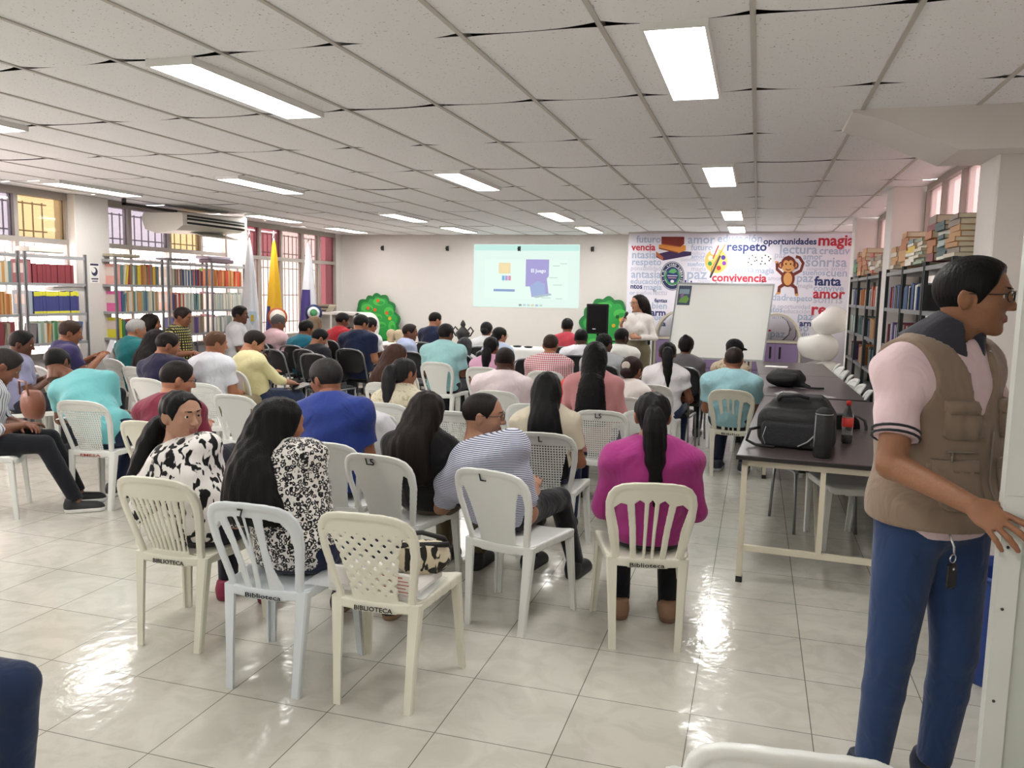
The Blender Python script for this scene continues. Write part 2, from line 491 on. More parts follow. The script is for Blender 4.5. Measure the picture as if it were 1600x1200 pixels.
# far wall, the papered block beside it, back wall, right wall
tag(MB().box((XL - .2, YF, 0), (-1.87, YF + .2, H + .1)).build('wall_far', white_paint), kind='structure')
tag(MB().box((-1.87, 13.13, 0), (XR + .1, YF + .2, H + .1)).build('wall_mural_side', white_paint), kind='structure')
tag(MB().box((XL - .2, YB - .2, 0), (XR + .2, YB, H + .1)).build('wall_back', white_paint), kind='structure')
pinkw = mat('pale_wall_paint', '#dcd3d0', .55)
tag(MB().box((XR, YB, 0), (XR + .18, 4.9, H + .1)).box((XR, 4.9, 0), (XR + .18, 13.2, .9)).build('wall_right', pinkw), kind='structure')
for k, (a, b_) in enumerate(((4.9, 5.28), (7.92, 8.3), (10.8, 11.15))):
    x0 = (1.345, 1.27, 1.27)[k]
    tag(MB().rbox((x0, a, 0), (XR + .05, b_, H + .002), .012).build('wall_column_right', white_paint), kind='structure')
bm = MB(); prof = [(.58, H + .03), (.60, H - .012), (.76, H - .06), (1.12, H - .22), (XR, H - .22), (XR, H + .02)]
bm.poly([(x, z) for x, z in prof][::1], -5.28, -4.72, ROTW)
tag(bm.build('trim_beam', white_paint), kind='structure')

# windows
def glass_mat(name, tint, mixv):
    m = bpy.data.materials.new(name); m.use_nodes = True; N = m.node_tree.nodes; L = m.node_tree.links
    for n in list(N):
        if n.type == 'BSDF_PRINCIPLED': N.remove(n)
    out = [n for n in N if n.type == 'OUTPUT_MATERIAL'][0]
    t = N.new('ShaderNodeBsdfTransparent'); t.inputs[0].default_value = lin(tint)
    d = N.new('ShaderNodeBsdfTranslucent'); d.inputs[0].default_value = lin(tint)
    g = N.new('ShaderNodeBsdfGlossy'); g.inputs['Roughness'].default_value = .05
    m1 = N.new('ShaderNodeMixShader'); m1.inputs[0].default_value = mixv; L.new(t.outputs[0], m1.inputs[1]); L.new(d.outputs[0], m1.inputs[2])
    m2 = N.new('ShaderNodeMixShader'); m2.inputs[0].default_value = .05; L.new(m1.outputs[0], m2.inputs[1]); L.new(g.outputs[0], m2.inputs[2])
    L.new(m2.outputs[0], out.inputs[0]); return m
G = dict(clear=glass_mat('clear_glass', '#fff6f4', .05), pink=glass_mat('pink_film_glass', '#92868a', .12), peach=glass_mat('peach_glass', '#b0a6a2', .1), blush=glass_mat('blush_glass', '#a09290', .1), milk=glass_mat('milky_pane', '#928e8a', .5), rose=glass_mat('rose_film_glass', '#88686b', .18),
         yellow=glass_mat('yellow_film_glass', '#a39580', .12), lilac=glass_mat('lilac_film_glass', '#948f94', .1), veil=glass_mat('pale_pink_pane', '#a39594', .35))
alu = mat('weathered_aluminium', '#a39c96', .5, .3); bar_m = mat('dark_grille_bar', '#6d6260', .6)
def window(n, y0, y1, mulls, kinds, low):
    w = tag(empty('window_%d' % n, (XL, y0, 0)), kind='structure'); f = MB()
    ys = [y0] + mulls + [y1]
    f.box((-.05, 0, 2.55), (.05, y1 - y0, H)).box((-.05, 0, 2.06), (.05, y1 - y0, 2.115)).box((-.06, 0, .80), (.06, y1 - y0, .86))
    for y in ys: f.box((-.045, y - y0 - .025, .86), (.045, y - y0 + .025, 2.55))
    f.build('window_frame', alu, w)
    for a, b_, ku, kl in zip(ys[:-1], ys[1:], kinds, low):
        for z0, z1, kk in ((2.115, 2.55, ku), (.86, 2.06, kl)):
            MB().box((-.008, a - y0 + .025, z0), (.008, b_ - y0 - .025, z1)).build('pane', G[kk], w)
    g = MB(); yy = .1
    while yy < y1 - y0 - .05:
        g.box((-.256, yy - .006, .86), (-.244, yy + .006, 2.52)); yy += .125
    for z in (1.05, 1.5, 1.95, 2.2, 2.5): g.box((-.253, 0, z - .008), (-.247, y1 - y0, z + .008))
    g.build('grille', bar_m, w); return w
window(1, 3.2, 7.36, [3.95, 4.7, 5.5, 6.1, 6.7], ['pink', 'lilac', 'pink', 'yellow', 'lilac', 'yellow'], ['clear'] * 6)
window(2, 7.86, 10.2, [8.31, 9.02, 9.66], ['lilac', 'lilac', 'yellow', 'clear'], ['clear'] * 4)
window(3, 10.46, 13.4, [11.05, 11.65, 12.3, 12.85], ['rose', 'rose', 'blush', 'blush', 'rose'], ['peach', 'peach', 'peach', 'peach', 'rose'])
tag(MB().box((XL - .16, YB, 0), (XL, 13.7, .80)).box((XL - .16, YB, .80), (XL, 3.2, H + .1)).box((XL - .16, 13.4, .8), (XL, 13.7, H + .1)).build('wall_left', white_paint), kind='structure')
for a, b_ in ((7.36, 7.86), (10.2, 10.46), (2.9, 3.2)):
    tag(MB().rbox((XL - .15, a, 0), (-7.2 if a == 7.36 else -7.12, b_, H + .002), .012).build('wall_column_left', white_paint), kind='structure')
def rwin(n, y0, y1, k):
    w = tag(empty('window_%d' % n, (XR, y0, 0)), kind='structure'); f = MB()
    f.box((-.03, 0, 1.93), (.06, y1 - y0, 1.98)).box((-.03, 0, .9), (.06, y1 - y0, .95)).box((-.03, 0, 2.58), (.06, y1 - y0, H))
    for q in range(k + 1):
        y = (y1 - y0) * q / k; f.box((-.03, y - .03, .95), (.05, y + .03, 2.58))
    f.build('window_frame', alu, w)
    for q in range(k):
        a, b_ = (y1 - y0) * q / k + .03, (y1 - y0) * (q + 1) / k - .03
        MB().box((.0, a, 1.98), (.012, b_, 2.58)).build('pane', G['veil'], w); MB().box((.0, a, .95), (.012, b_, 1.93)).build('pane', G['milk'], w)
rwin(4, 5.3, 7.9, 4); rwin(5, 8.3, 10.8, 4); rwin(6, 11.15, 13.1, 3)

# the grey metal door leaf standing open beside the man in the vest
dm = mat('grey_green_enamel', '#b9bfb8', .45, var=.03); dm2 = mat('grey_white_enamel', '#c7cac5', .4)
D = tag(empty('door_1', (.797, 2.29, 0)), kind='structure')
MB().box((0, 0, 0), (.05, .04, 1.03)).box((0, 0, 1.15), (.05, .04, 2.05)).box((0, -.004, 1.03), (.9, .044, 1.15)).box((.05, 0, 1.99), (.9, .04, 2.05)).box((.85, 0, 0), (.9, .04, 2.0)).box((.05, 0, 0), (.85, .04, .1)).build('door_frame', dm2, D)
MB().box((.05, .012, 1.15), (.85, .028, 1.99)).build('upper_panel', dm, D)
MB().box((.05, .016, .1), (.85, .028, 1.03)).build('lower_panel', dm, D)
lk = MB().rbox((.035, -.016, 1.052), (.075, -.003, 1.088), .006).build('lock_plate', mat('lock_steel', '#d5d5d2', .3, .4), D)
MB().box((.053, -.0185, 1.06), (.057, -.0155, 1.078)).build('keyhole', mat('black_plastic', '#141416', .5), lk)
sc = MB()
for z in (1.015, .85, .6): sc.lathe([(0, 0), (.004, .0), (.004, .002), (0, .002)], 8, Matrix.Translation((.018, -.001, z)) @ Matrix.Rotation(math.pi / 2, 4, 'X'))
sc.build('screw', mat('dark_screw', '#3a3a3a', .4, .7), D)

# ------------------------------------------------------------------ mural
MW = dict(L='#a9b6cf', R='#bf2f43', N='#22336f', G='#c3c3d3')
mural = empty('wall_mural', (0, 13.13, 0), 0, 'white wordle mural printed with blue and red Spanish words and cartoon pictures', 'mural')
MB().box((-1.86, -.022, .02), (XR - .02, 0, H - .03)).build('printed_panel', mat('mural_vinyl', '#e4e2ee', .45), mural)
def mx_(cx, cy): return -2.11 + 3.81 * cx / 1600 + .11 * cy / 1200 * (1 - .6 * cx / 1600)
def mz_(cx, cy): return 2.86 - 2.6 * 1.0 * cy / 1000 * (1000 / 1000) * .0 - cy * (3.12 / 1200) - .03 * cx / 1600
WORDS = '''L futuro 150 152 165|R vencia 118 200 162|L ntasia 118 248 160|L respeto 118 290 197|G ponsabilidad 112 322 200|L antasia 115 368 200|L educación 110 405 205|N ntos 110 435 80|L magia 200 440 120|L or 105 472 38|G sueños 150 470 105|G lectu 262 470 92|L amor 490 155 175|L educación 680 145 280|N oportunidades 970 155 322|R magia 1300 158 215|L futuro 512 195 140|N respeto 740 195 248|L lectura 1070 208 225|L creativ 1310 208 180|G cultura 520 222 85|L amor 515 245 90|G convivencia 445 262 155|L sueños 490 290 110|G magia 515 318 95|L paz 485 368 130|L magia 755 242 105|L amor 758 278 105|L sonrisa 750 322 165|L magia 925 325 115|G paz 1040 232 70|L amor 1215 240 115|L sonrisa 1230 280 245|G convivencia 1240 302 130|G amor 1385 302 90|L sueños 1215 330 135|L cuen 1355 335 125|R convivencia 650 378 345|G amor 1005 365 85|L paz 1180 370 100|N fanta 1290 388 160|N bienestar 470 425 285|L fantasía 770 422 240|L convive 1285 422 180|G magia 1190 405 90|R amor 1285 462 190|L lidad 1005 482 110|L respeto 1120 482 158|G sonris 1285 490 175|R resp 1275 560 185|G agia 990 528 70|G oportunidad 1068 528 200|L entos 990 552 110|G educación 1105 555 165|L paz 1195 592 95|N arm 1210 628 85|L so 1205 658 60|L edu 1200 690 70|L eto 985 592 42|N fantas 275 515 85|L os 190 555 58|L bien 255 555 100|L la 200 595 38|N arm 250 598 100|L cuen 250 625 100|R or 960 690 75|L paz 1030 700 90|G respeto 560 385 80|G lectura 680 440 150|G cultura 830 440 120|G amor 1040 590 100|N la 320 660 30'''
for w in WORDS.split('|'):
    k, wd, cx, cy, ww = w.split(); cx, cy, ww = int(cx), int(cy), int(ww)
    wid = ww * 3.81 / 1600
    m = mat('mural_ink_' + k, MW[k], .5)
    o = text('word', wd, .1, m, mural, (mx_(cx, cy), -.0235, mz_(cx, cy)), bold=.028 if k in 'RN' else .016)
    xs = [v.co.x for v in o.data.vertices]; s = wid / (max(xs) - min(xs)); o.scale = (s, min(s, 2.6), 1)
def mpic(name, shapes, thick=.004):
    """shapes: list of (colour, outline in mural crop coordinates); later ones lie on top"""
    b = MB(); ms = []
    for n, (c, pts) in enumerate(shapes):
        m = mat('mural_print', c, .5)
        if m not in ms: ms.append(m)
        b.cur = ms.index(m)
        P = [(mx_(x, y), mz_(x, y)) for x, y in pts]
        A = sum(P[i - 1][0] * P[i][1] - P[i][0] * P[i - 1][1] for i in range(len(P)))
        if A < 0: P = P[::-1]
        b.poly(P, .0225, .0245 + n * .0007, ROTW)
    return b.build(name, ms, mural)
def elp(cx, cy, rx, ry, n=20, a0=0, a1=2 * math.pi):
    return [(cx + rx * math.cos(a0 + (a1 - a0) * i / n), cy + ry * math.sin(a0 + (a1 - a0) * i / n)) for i in range(n + (1 if a1 - a0 < 6.28 else 0))]
def arc(pts, w):
    out, back = [], []
    for i, p in enumerate(pts):
        a = pts[max(i - 1, 0)]; c = pts[min(i + 1, len(pts) - 1)]; dx, dy = c[0] - a[0], c[1] - a[1]; l = math.hypot(dx, dy)
        out.append((p[0] - dy / l * w, p[1] + dx / l * w)); back.append((p[0] + dy / l * w, p[1] - dx / l * w))
    return out + back[::-1]
mpic('printed_books', [('#3b2352', [(283, 222), (400, 196), (516, 205), (515, 226), (330, 260), (283, 240)]), ('#b5623c', [(283, 205), (330, 238), (330, 260), (283, 232)]), ('#d98e3f', [(300, 165), (400, 155), (478, 168), (480, 196), (430, 214), (302, 188)]), ('#8e3f24', [(302, 182), (430, 208), (430, 215), (302, 190)]), ('#7e2a22', [(318, 116), (468, 116), (468, 158), (440, 178), (318, 160)]), ('#a84a2e', [(318, 155), (440, 172), (440, 178), (318, 162)])])
mpic('printed_palette', [('#dcc067', elp(677, 258, 74, 72)), ('#e4e2ee', elp(664, 200, 26, 22)), ('#f0ead0', elp(640, 240, 15, 15)), ('#2f8a46', elp(637, 273, 13, 13)), ('#3d2f8c', elp(722, 236, 14, 14)), ('#7a3aa5', elp(728, 270, 13, 13)), ('#b5362e', elp(694, 299, 15, 14)), ('#b08a3a', arc([(733, 158), (650, 300), (642, 355)], 4)), ('#33333b', arc([(702, 225), (640, 358)], 6)), ('#b0443a', arc([(690, 165), (655, 245)], 4))])
dd = [('#f2f1f4', [(868, 232), (905, 205), (945, 222), (940, 270), (900, 292), (866, 270)]), ('#f2f1f4', [(950, 225), (990, 203), (1030, 225), (1025, 268), (985, 285), (948, 262)])]
for x, y in ((885, 240), (905, 222), (925, 232), (880, 262), (900, 275), (920, 255), (932, 250), (965, 235), (985, 220), (1005, 228), (965, 255), (985, 268), (1010, 250), (1018, 240), (958, 270)):
    dd.append(('#1e1e22', elp(x, y, 4.5, 4.5, 10)))
mpic('printed_dice', dd)
BR, TN = '#6e2c22', '#d39a5d'
mpic('printed_monkey', [(BR, arc([(1095, 330), (1060, 300), (1058, 255)], 9)), (BR, arc([(1160, 330), (1205, 305), (1218, 262), (1195, 230), (1172, 225)], 9)), (BR, arc([(1110, 385), (1078, 405), (1075, 440)], 10)), (BR, arc([(1145, 385), (1178, 405), (1185, 445)], 10)),
     (TN, elp(1072, 440, 13, 7)), (TN, elp(1186, 446, 12, 7)), (TN, elp(1054, 258, 9, 7)), (BR, elp(1128, 352, 42, 50)), (TN, elp(1128, 355, 27, 38)), (BR, elp(1084, 276, 18, 20)), (BR, elp(1172, 276, 18, 20)), (TN, elp(1084, 276, 10, 12)), (TN, elp(1172, 276, 10, 12)), (BR, elp(1128, 268, 46, 46)), (TN, elp(1128, 292, 38, 24)), (TN, elp(1114, 266, 17, 20)), (TN, elp(1142, 266, 17, 20)), ('#23150f', elp(1114, 268, 5, 6)), ('#23150f', elp(1142, 268, 5, 6)), ('#5a2219', arc([(1112, 298), (1128, 304), (1144, 298)], 2.5)), (BR, [(1112, 226), (1130, 218), (1138, 228), (1128, 238)])])
mo = [(1080, 566), (1125, 572), (1165, 600), (1192, 640), (1195, 690), (1170, 730), (1120, 752), (1060, 745), (1015, 715), (1060, 728), (1110, 712), (1145, 680), (1150, 640), (1130, 600)]
mpic('printed_moon', [('#3a3540', mo), ('#c4bfd0', [(1098, 572), (1125, 577), (1160, 603), (1187, 642), (1190, 688), (1166, 726), (1119, 747), (1062, 741), (1030, 724), (1062, 733), (1115, 717), (1150, 682), (1155, 640), (1136, 602)]), ('#3a3540', arc([(1150, 640), (1162, 650), (1150, 662)], 2))])
mpic('printed_emblem', [('#1d2a55', elp(393, 352, 80, 88, 32)), ('#e9e9f0', elp(393, 352, 76, 84, 32)), ('#1d2a55', elp(393, 352, 73, 81, 32)), ('#dfe6e2', elp(393, 352, 53, 59, 32)), ('#23326b', elp(393, 352, 50, 56, 32)), ('#3c8f5a', arc([(355, 325), (345, 360), (365, 395), (393, 402)], 6)), ('#3c8f5a', arc([(431, 325), (441, 360), (421, 395), (393, 402)], 6)), ('#5aa56b', [(365, 330), (385, 310), (410, 308), (425, 325), (400, 338)]), ('#c8cde0', [(360, 348), (426, 348), (426, 353), (360, 353)]), ('#d9a0a0', [(366, 362), (420, 362), (420, 366), (366, 366)]), ('#e9e9f0', elp(393, 385, 12, 9))])
ring = 'I.E.D. LICEO SAMARIO'
wl = mat('white_print', '#eef0f4', .5)
for i, ch in enumerate(ring):
    if ch == ' ': continue
    a = R(205 - 230 * i / (len(ring) - 1)); cx, cy = 393 + 57 * math.cos(a), 352 - 63 * math.sin(a)
    text('emblem_letter', ch, .042, wl, mural, (mx_(cx, cy), -.036, mz_(cx, cy)), (math.pi / 2, -(a - math.pi / 2), 0), bold=.03, align='CENTER')

# ------------------------------------------------------------------ projected slide on the far wall
sl = empty('projected_slide', (-3.74, YF - .004, 1.91), 0, 'bright pale green projected web page showing a purple book and laptop', 'projection')
def glow(c, e=.56):
    m = mat('projected_light_' + c, c, .9, 0, 0, emis=e); m.node_tree.nodes['Principled BSDF'].inputs['Base Color'].default_value = (.02, .02, .02, 1); return m
def rect(b, x0, z0, x1, z1, d): b.box((x0, -d, z0), (x1, -.0005, z1))
b = MB(); b.add([(-.975, -.001, -.555), (.965, -.001, -.535), (.955, -.001, .55), (-.965, -.001, .55)], [(0, 1, 2, 3)]); b.build('slide_background', glow('#e2f6ee'), sl)
def sr(name, x0, z0, x1, z1, c, d=.002, e=.56):
    q = MB(); rect(q, x0, z0, x1, z1, d); return q.build(name, glow(c, e), sl)
def sx(cx): return (cx - 690) / 345.
def sz(cy): return (287 - cy) / 355.
sr('browser_bar', -.955, sz(130), .945, sz(95), '#c3ebe2'); sr('page_panel', sx(430), sz(425), sx(950), sz(185), '#e6fbf0', .0025)
sr('slide_logo', sx(518), sz(272), sx(594), sz(205), '#eedcae', .003); sr('slide_logo_ring', sx(535), sz(262), sx(578), sz(222), '#f4dfae', .0035)
for i, c in enumerate(('#7fb5d8', '#b7a3d6', '#d99ab0')): sr('slide_logo_chip', sx(540 + 20 * i), sz(315), sx(557 + 20 * i), sz(285), c, .003)
sr('slide_button', sx(487), sz(384), sx(623), sz(369), '#8ea3cc', .003)
q = MB(); q.poly([(sx(x), sz(y)) for x, y in ((690, 350), (718, 350), (730, 415), (830, 408), (852, 392), (835, 390), (822, 300), (834, 285), (834, 183), (690, 183))], .0005, .003, ROTW); q.build('slide_book', glow('#a9a2d4'), sl)
q = MB(); q.poly([(sx(x), sz(y)) for x, y in ((722, 345), (735, 410), (815, 402), (810, 330), (765, 315))], .0005, .0037, ROTW); q.build('slide_laptop_screen', glow('#a3b4da'), sl)
q = MB(); q.poly([(sx(x), sz(y)) for x, y in ((730, 412), (760, 420), (860, 400), (835, 392))], .0005, .0041, ROTW); q.build('slide_laptop_keyboard', glow('#b3c4c9'), sl)
text('slide_title', 'El Juego', .085, glow('#f4fbff'), sl, (sx(722), -.0045, sz(262)), bold=.02)
for i, (x0, x1, y) in enumerate(((857, 900, 222), (905, 945, 208), (835, 888, 294), (862, 918, 338), (880, 920, 422), (790, 850, 418))): sr('slide_line', sx(x0), sz(y + 2), sx(x1), sz(y - 2), '#b5cbc4', .003)
for i in range(6): sr('taskbar_icon', sx(650 + 26 * i), sz(472), sx(668 + 26 * i), sz(460), ('#8b9c9a', '#bcd0d8', '#c5d5cf', '#d8d4b0', '#a9c3d8', '#c4d8d0')[i], .003)
for i, x in enumerate((-6.49, -5.21, -3.86, -2.56)):
    q = MB().box((-.035, -.012, -.04), (-.005, 0, .04)); q.poly([(-.035, 0), (.02, -.045), (.02, .045)], .0, .05, ROTW)
    tag(q.build('wall_hook', mat('black_plastic', '#141416', .5), None, (x, YF - .001, 2.385)), 'small black bracket on the white far wall, %s from the windows' % ('first', 'second', 'third, over the projected page', 'fourth')[i], 'hook', 'black wall brackets')
# ------------------------------------------------------------------ plastic chairs
pl_w = mat('white_chair_plastic', '#dfe1de', .32, spec=.5, var=.02); pl_c = mat('cream_chair_plastic', '#dcdacb', .38, var=.03)
pl_b = mat('bluish_white_chair_plastic', '#d3d9de', .34, var=.02)
ink = mat('marker_ink', '#24242a', .7); ink_r = mat('red_marker_ink', '#a0402e', .7)
BK_H = .41
def bend(u, w, v):
    """flat sheet coordinates -> the curved, reclined back of the chair"""
    t = v / BK_H
    y = -.195 - .13 * t - .02 * t * t + .9 * u * u * (.6 + .4 * t) + w
    return u, y, .405 + v * 1.01
def back_mesh(kind):
    h = .0042 if kind in ('perforated', 'slots') else .005
    F = Field((-.235, -.028, -.03), (.235, .028, BK_H + .02), h)
    U, V = np.meshgrid(F.ax[0], F.ax[2], indexing='ij')
    prof = [(.165, -.02), (.168, .05), (.185, .14), (.202, .23), (.205, .30), (.195, .345), (.172, .378), (.135, .398), (.08, .408), (0, .411)]
    outer = [(-x, z) for x, z in prof[:-1]] + [prof[-1]] + [(x, z) for x, z in prof[:-1]][::-1]
    do = poly_sdf(outer, U, V)
    cuts = []
    def side(inner, outr):
        for s in (-1, 1):
            cuts.append([(s * x, z) for x, z in inner] + [(s * x, z) for x, z in outr][::-1])
    if kind in ('perforated', 'solid', 'diamond', 'slots'):
        side([(.098, .035), (.102, .1), (.118, .19), (.134, .26), (.148, .305)], [(.134, .03), (.140, .06), (.156, .15), (.170, .24), (.166, .29)])
    elif kind == 'slat':
        tops = lambda x: .355 - 1.6 * x * x
        g = [(-.148, -.098), (-.068, -.030), (-.0105, .0105), (.030, .068), (.098, .148)]
        lowc = [(-.125, -.082), (-.052, -.026), (-.011, .011), (.026, .052), (.082, .125)]
        for (a, b), (c, d) in zip(g, lowc):
            zl = .02
            a2, b2 = a * 1.12, b * 1.12
            cuts.append([(c, zl), (d, zl), ((d + b) / 2 * 1.03, .17), (b2, tops(b) - .045), ((a2 + b2) / 2, tops((a + b) / 2) - .03), (a2, tops(a) - .045), ((a + c) / 2 * 1.03, .17)])
    elif kind == 'fork':
        cuts.append([(-.128, .02), (-.092, .02), (-.100, .12), (-.115, .22), (-.140, .31), (-.160, .29), (-.162, .22), (-.146, .1)])
        cuts.append([(.128, .02), (.092, .02), (.060, .12), (.052, .22), (.062, .345), (.13, .33), (.158, .29), (.162, .22), (.146, .1)])
        cuts.append([(-.058, .02), (-.040, .02), (-.034, .15), (-.062, .345), (-.098, .338), (-.078, .2), (-.064, .1)])
        cuts.append([(-.012, .02), (.020, .02), (.020, .2), (.022, .345), (-.010, .345), (-.012, .25)])
        cuts.append([(-.022, .20), (-.022, .35), (-.050, .348)])
    d2 = do.copy()
    for c in cuts: d2 = np.maximum(d2, -(poly_sdf(c, U, V)))
    pw = .104 + .12 * np.clip(V / BK_H, 0, 1)          # half width of the panel
    inpan = (np.abs(U) < pw - .012)
    if kind == 'perforated':
        s = .0165
        a = (U / s + .5) - np.floor(U / s + .5) - .5; c = (V / s) - np.floor(V / s) - .5
        hole = .0049 - np.hypot(a, c) * s
        d2 = np.where(inpan & (V > .04) & (V < .335) & (np.abs(U) < .098 + .12 * (V / BK_H)), np.maximum(d2, hole), d2)
    elif kind == 'diamond':
        s = .050
        for oy in (0, .5):
            a = U / s + oy - np.floor(U / s + oy) - .5; c = V / s + oy - np.floor(V / s + oy) - .5
            hole = .0066 - (np.abs(a) + np.abs(c)) * s * .72
            d2 = np.where(inpan & (V > .05) & (V < .325), np.maximum(d2, hole), d2)
    elif kind == 'slots':
        s = .021 * (1 + .5 * (V / BK_H)) ; a = (U / s + .5 - np.floor(U / s + .5) - .5) * s
        hole = np.minimum(np.minimum(.0042 - np.abs(a), V - .05), .30 - V)
        d2 = np.where(np.abs(U) < .086 + .08 * (V / BK_H), np.maximum(d2, hole), d2)
    ring = np.clip((.036 + do) / .012, 0, 1)             # raised rim
    th = (.0045 + .0075 * ring)[:, None, :]
    W = F.ax[1][None, :, None]; D2 = d2[:, None, :]; r = .003
    off = 0
    a = D2 + r; b = np.abs(W) - th + r
    F.v = (np.minimum(np.maximum(a, b), 0) + np.hypot(np.maximum(a, 0), np.maximum(b, 0)) - r).astype(np.float32)
    P, Q = F.mesh()
    X, Y, Zz = bend(P[:, 0], P[:, 1], P[:, 2])
    return np.stack([X, Y, Zz], 1), Q
def seat_mesh():
    F = Field((-.25, -.24, .36), (.25, .26, .46), .0085)
    X, Y, Z = F.ax[0][:, None, None], F.ax[1][None, :, None], F.ax[2][None, None, :]
    hw = .185 + .05 * (Y + .2) / .4; r = .06
    qx = np.abs(X) - hw + r; qy = np.abs(Y - .005) - .215 + r
    d2 = np.minimum(np.maximum(qx, qy), 0) + np.hypot(np.maximum(qx, 0), np.maximum(qy, 0)) - r
    top = .432 + .012 * np.clip((np.abs(X) / .2) ** 3, 0, 1) - .018 * np.exp(-((X / .15) ** 2 + ((Y + .02) / .15) ** 2)) - .02 * np.clip((Y - .15) / .07, 0, 1) ** 2
    slab = np.maximum(d2, np.abs(Z - top + .007) - .007)
    skirt = np.maximum(np.maximum(np.abs(d2 + .006) - .005, Z - top + .004), (top - .045) - Z)
    F.v = np.minimum(slab, skirt).astype(np.float32)
    return F.mesh()
def leg_mesh(top, bot, flip):
    rings = []
    for t in (0, .02, .25, .6, 1.0):
        x = top[0] + (bot[0] - top[0]) * t; y = top[1] + (bot[1] - top[1]) * t; z = top[2] * (1 - t)
        w = (.050 - .016 * min(1, t * 1.4)); d = (.040 - .012 * t); s = flip; q = .35
        # an L-shaped shell: outer faces toward the corner of the chair
        rings.append([(x - s * w * .5, y - d * .5, z), (x + s * w * .35, y - d * .5, z), (x + s * w * .5, y - d * .3, z), (x + s * w * .5, y + d * .5, z), (x + s * w * .2, y + d * .5, z), (x + s * w * .15, y + d * .05, z), (x - s * w * .5, y - d * .05, z)])
    rings = rings[::-1] if flip > 0 else rings[::-1]
    if flip < 0: rings = [r[::-1] for r in rings]
    b = MB(); b.loft(rings, None, True, False); return b
CH = {}
def chair_parts(kind, m):
    key = (kind, m.name)
    if key in CH: return CH[key]
    if ('b', kind) not in CH: CH[('b', kind)] = back_mesh(kind)
    if 's' not in CH: CH['s'] = seat_mesh()
    d = dict(backrest=np_mesh('backrest', [CH[('b', kind)] + (0,)], [m]), seat=np_mesh('seat', [CH['s'] + (0,)], [m]))
    for n, t, bt, s in (('rl', (-.165, -.185, .43), (-.15, -.225, 0), -1), ('rr', (.165, -.185, .43), (.15, -.225, 0), 1)):
        d[n] = leg_mesh(t, bt, s).mesh('leg', m)
    for n, t, bt, s in (('fl', (-.200, .175, .42), (-.225, .205, 0), -1), ('fr', (.200, .175, .42), (.225, .205, 0), 1)):
        b = leg_mesh((t[0], -t[1], t[2]), (bt[0], -bt[1], 0), s); b.v = [(x, -y, z) for x, y, z in b.v]; b.f = [f[::-1] for f in b.f]
        d[n] = b.mesh('leg', m)
    CH[key] = d; return d
L5 = None
def plastic_chair(x, y, yaw, kind, label, group='white plastic chairs', m=pl_w, marks=(), z=0, tilt=0):
    t = empty('plastic_chair', (x, y, z), R(yaw), label, 'chair', group)
    if tilt: t.rotation_euler = (R(tilt), 0, R(yaw))
    d = chair_parts(kind, m)
    inst('seat', d['seat'], t); inst('backrest', d['backrest'], t)
    for k in ('rl', 'rr', 'fl', 'fr'): inst('leg', d[k], t)
    for what, where, im in marks:
        if where == 'top':
            u, yy, zz = bend(0, -.0125, .366); o = text('marking', what, .054, im, t, (-.012, yy + .004, zz - .014), (math.pi / 2 + R(22), 0, 0), bold=.01, align='CENTER')
        else:
            o = text('marking', what, .026, im, t, (-.085, -.216, .392), (math.pi / 2, 0, 0), bold=.008, width=.16)
    return t

tube_m = mat('grey_steel_tube', '#8b8d8f', .35, .8); blk_pl = mat('black_chair_plastic', '#0d0d10', .6, spec=.3); blk = mat('black_plastic', '#141416', .5)
def steel_chair_meshes():
    d = {}
    F = Field((-.23, -.04, -.2), (.23, .06, .2), .009)
    X, Y, Z = F.ax[0][:, None, None], F.ax[1][None, :, None], F.ax[2][None, None, :]
    q = np.abs(X) - .2 + .08; w = np.abs(Z) - .15 + .08
    F.v = np.maximum(np.minimum(np.maximum(q, w), 0) + np.hypot(np.maximum(q, 0), np.maximum(w, 0)) - .08, np.abs(Y - X * X * .9) - .010).astype(np.float32)
    d['backrest'] = np_mesh('backrest', [F.mesh() + (0,)], [blk_pl])
    d['seat'] = MB().rbox((-.2, -.2, .42), (.2, .2, .455), .02).mesh('seat', blk_pl)
    fr = MB()
    d['frame'] = fr.tube([(-.21, -.2, .43), (-.215, -.26, .62), (-.21, -.305, .77), (-.19, -.318, .82), (-.14, -.325, .85), (-.05, -.328, .862), (.05, -.328, .862), (.14, -.325, .85), (.19, -.318, .82), (.21, -.305, .77), (.215, -.26, .62), (.21, -.2, .43)], .011).tube([(-.21, -.2, .42), (-.21, .2, .42)], .011).tube([(.21, -.2, .42), (.21, .2, .42)], .011).mesh('frame', tube_m)
    for n, a, b in (('l0', (-.21, -.19, .43), (-.22, -.24, 0)), ('l1', (.21, -.19, .43), (.22, -.24, 0)), ('l2', (-.21, .19, .43), (-.22, .22, 0)), ('l3', (.21, .19, .43), (.22, .22, 0))):
        d[n] = MB().tube([a, b], .011).mesh('leg', tube_m)
    return d
SC = steel_chair_meshes()
def steel_chair(x, y, yaw, label):
    t = empty('steel_chair', (x, y, 0), R(yaw), label, 'chair', 'black chairs on grey steel frames')
    inst('seat', SC['seat'], t); inst('backrest', SC['backrest'], t, (0, -.285, .70), (R(-10), 0, 0)); inst('frame', SC['frame'], t)
    for k in range(4): inst('leg', SC['l%d' % k], t)
    return t

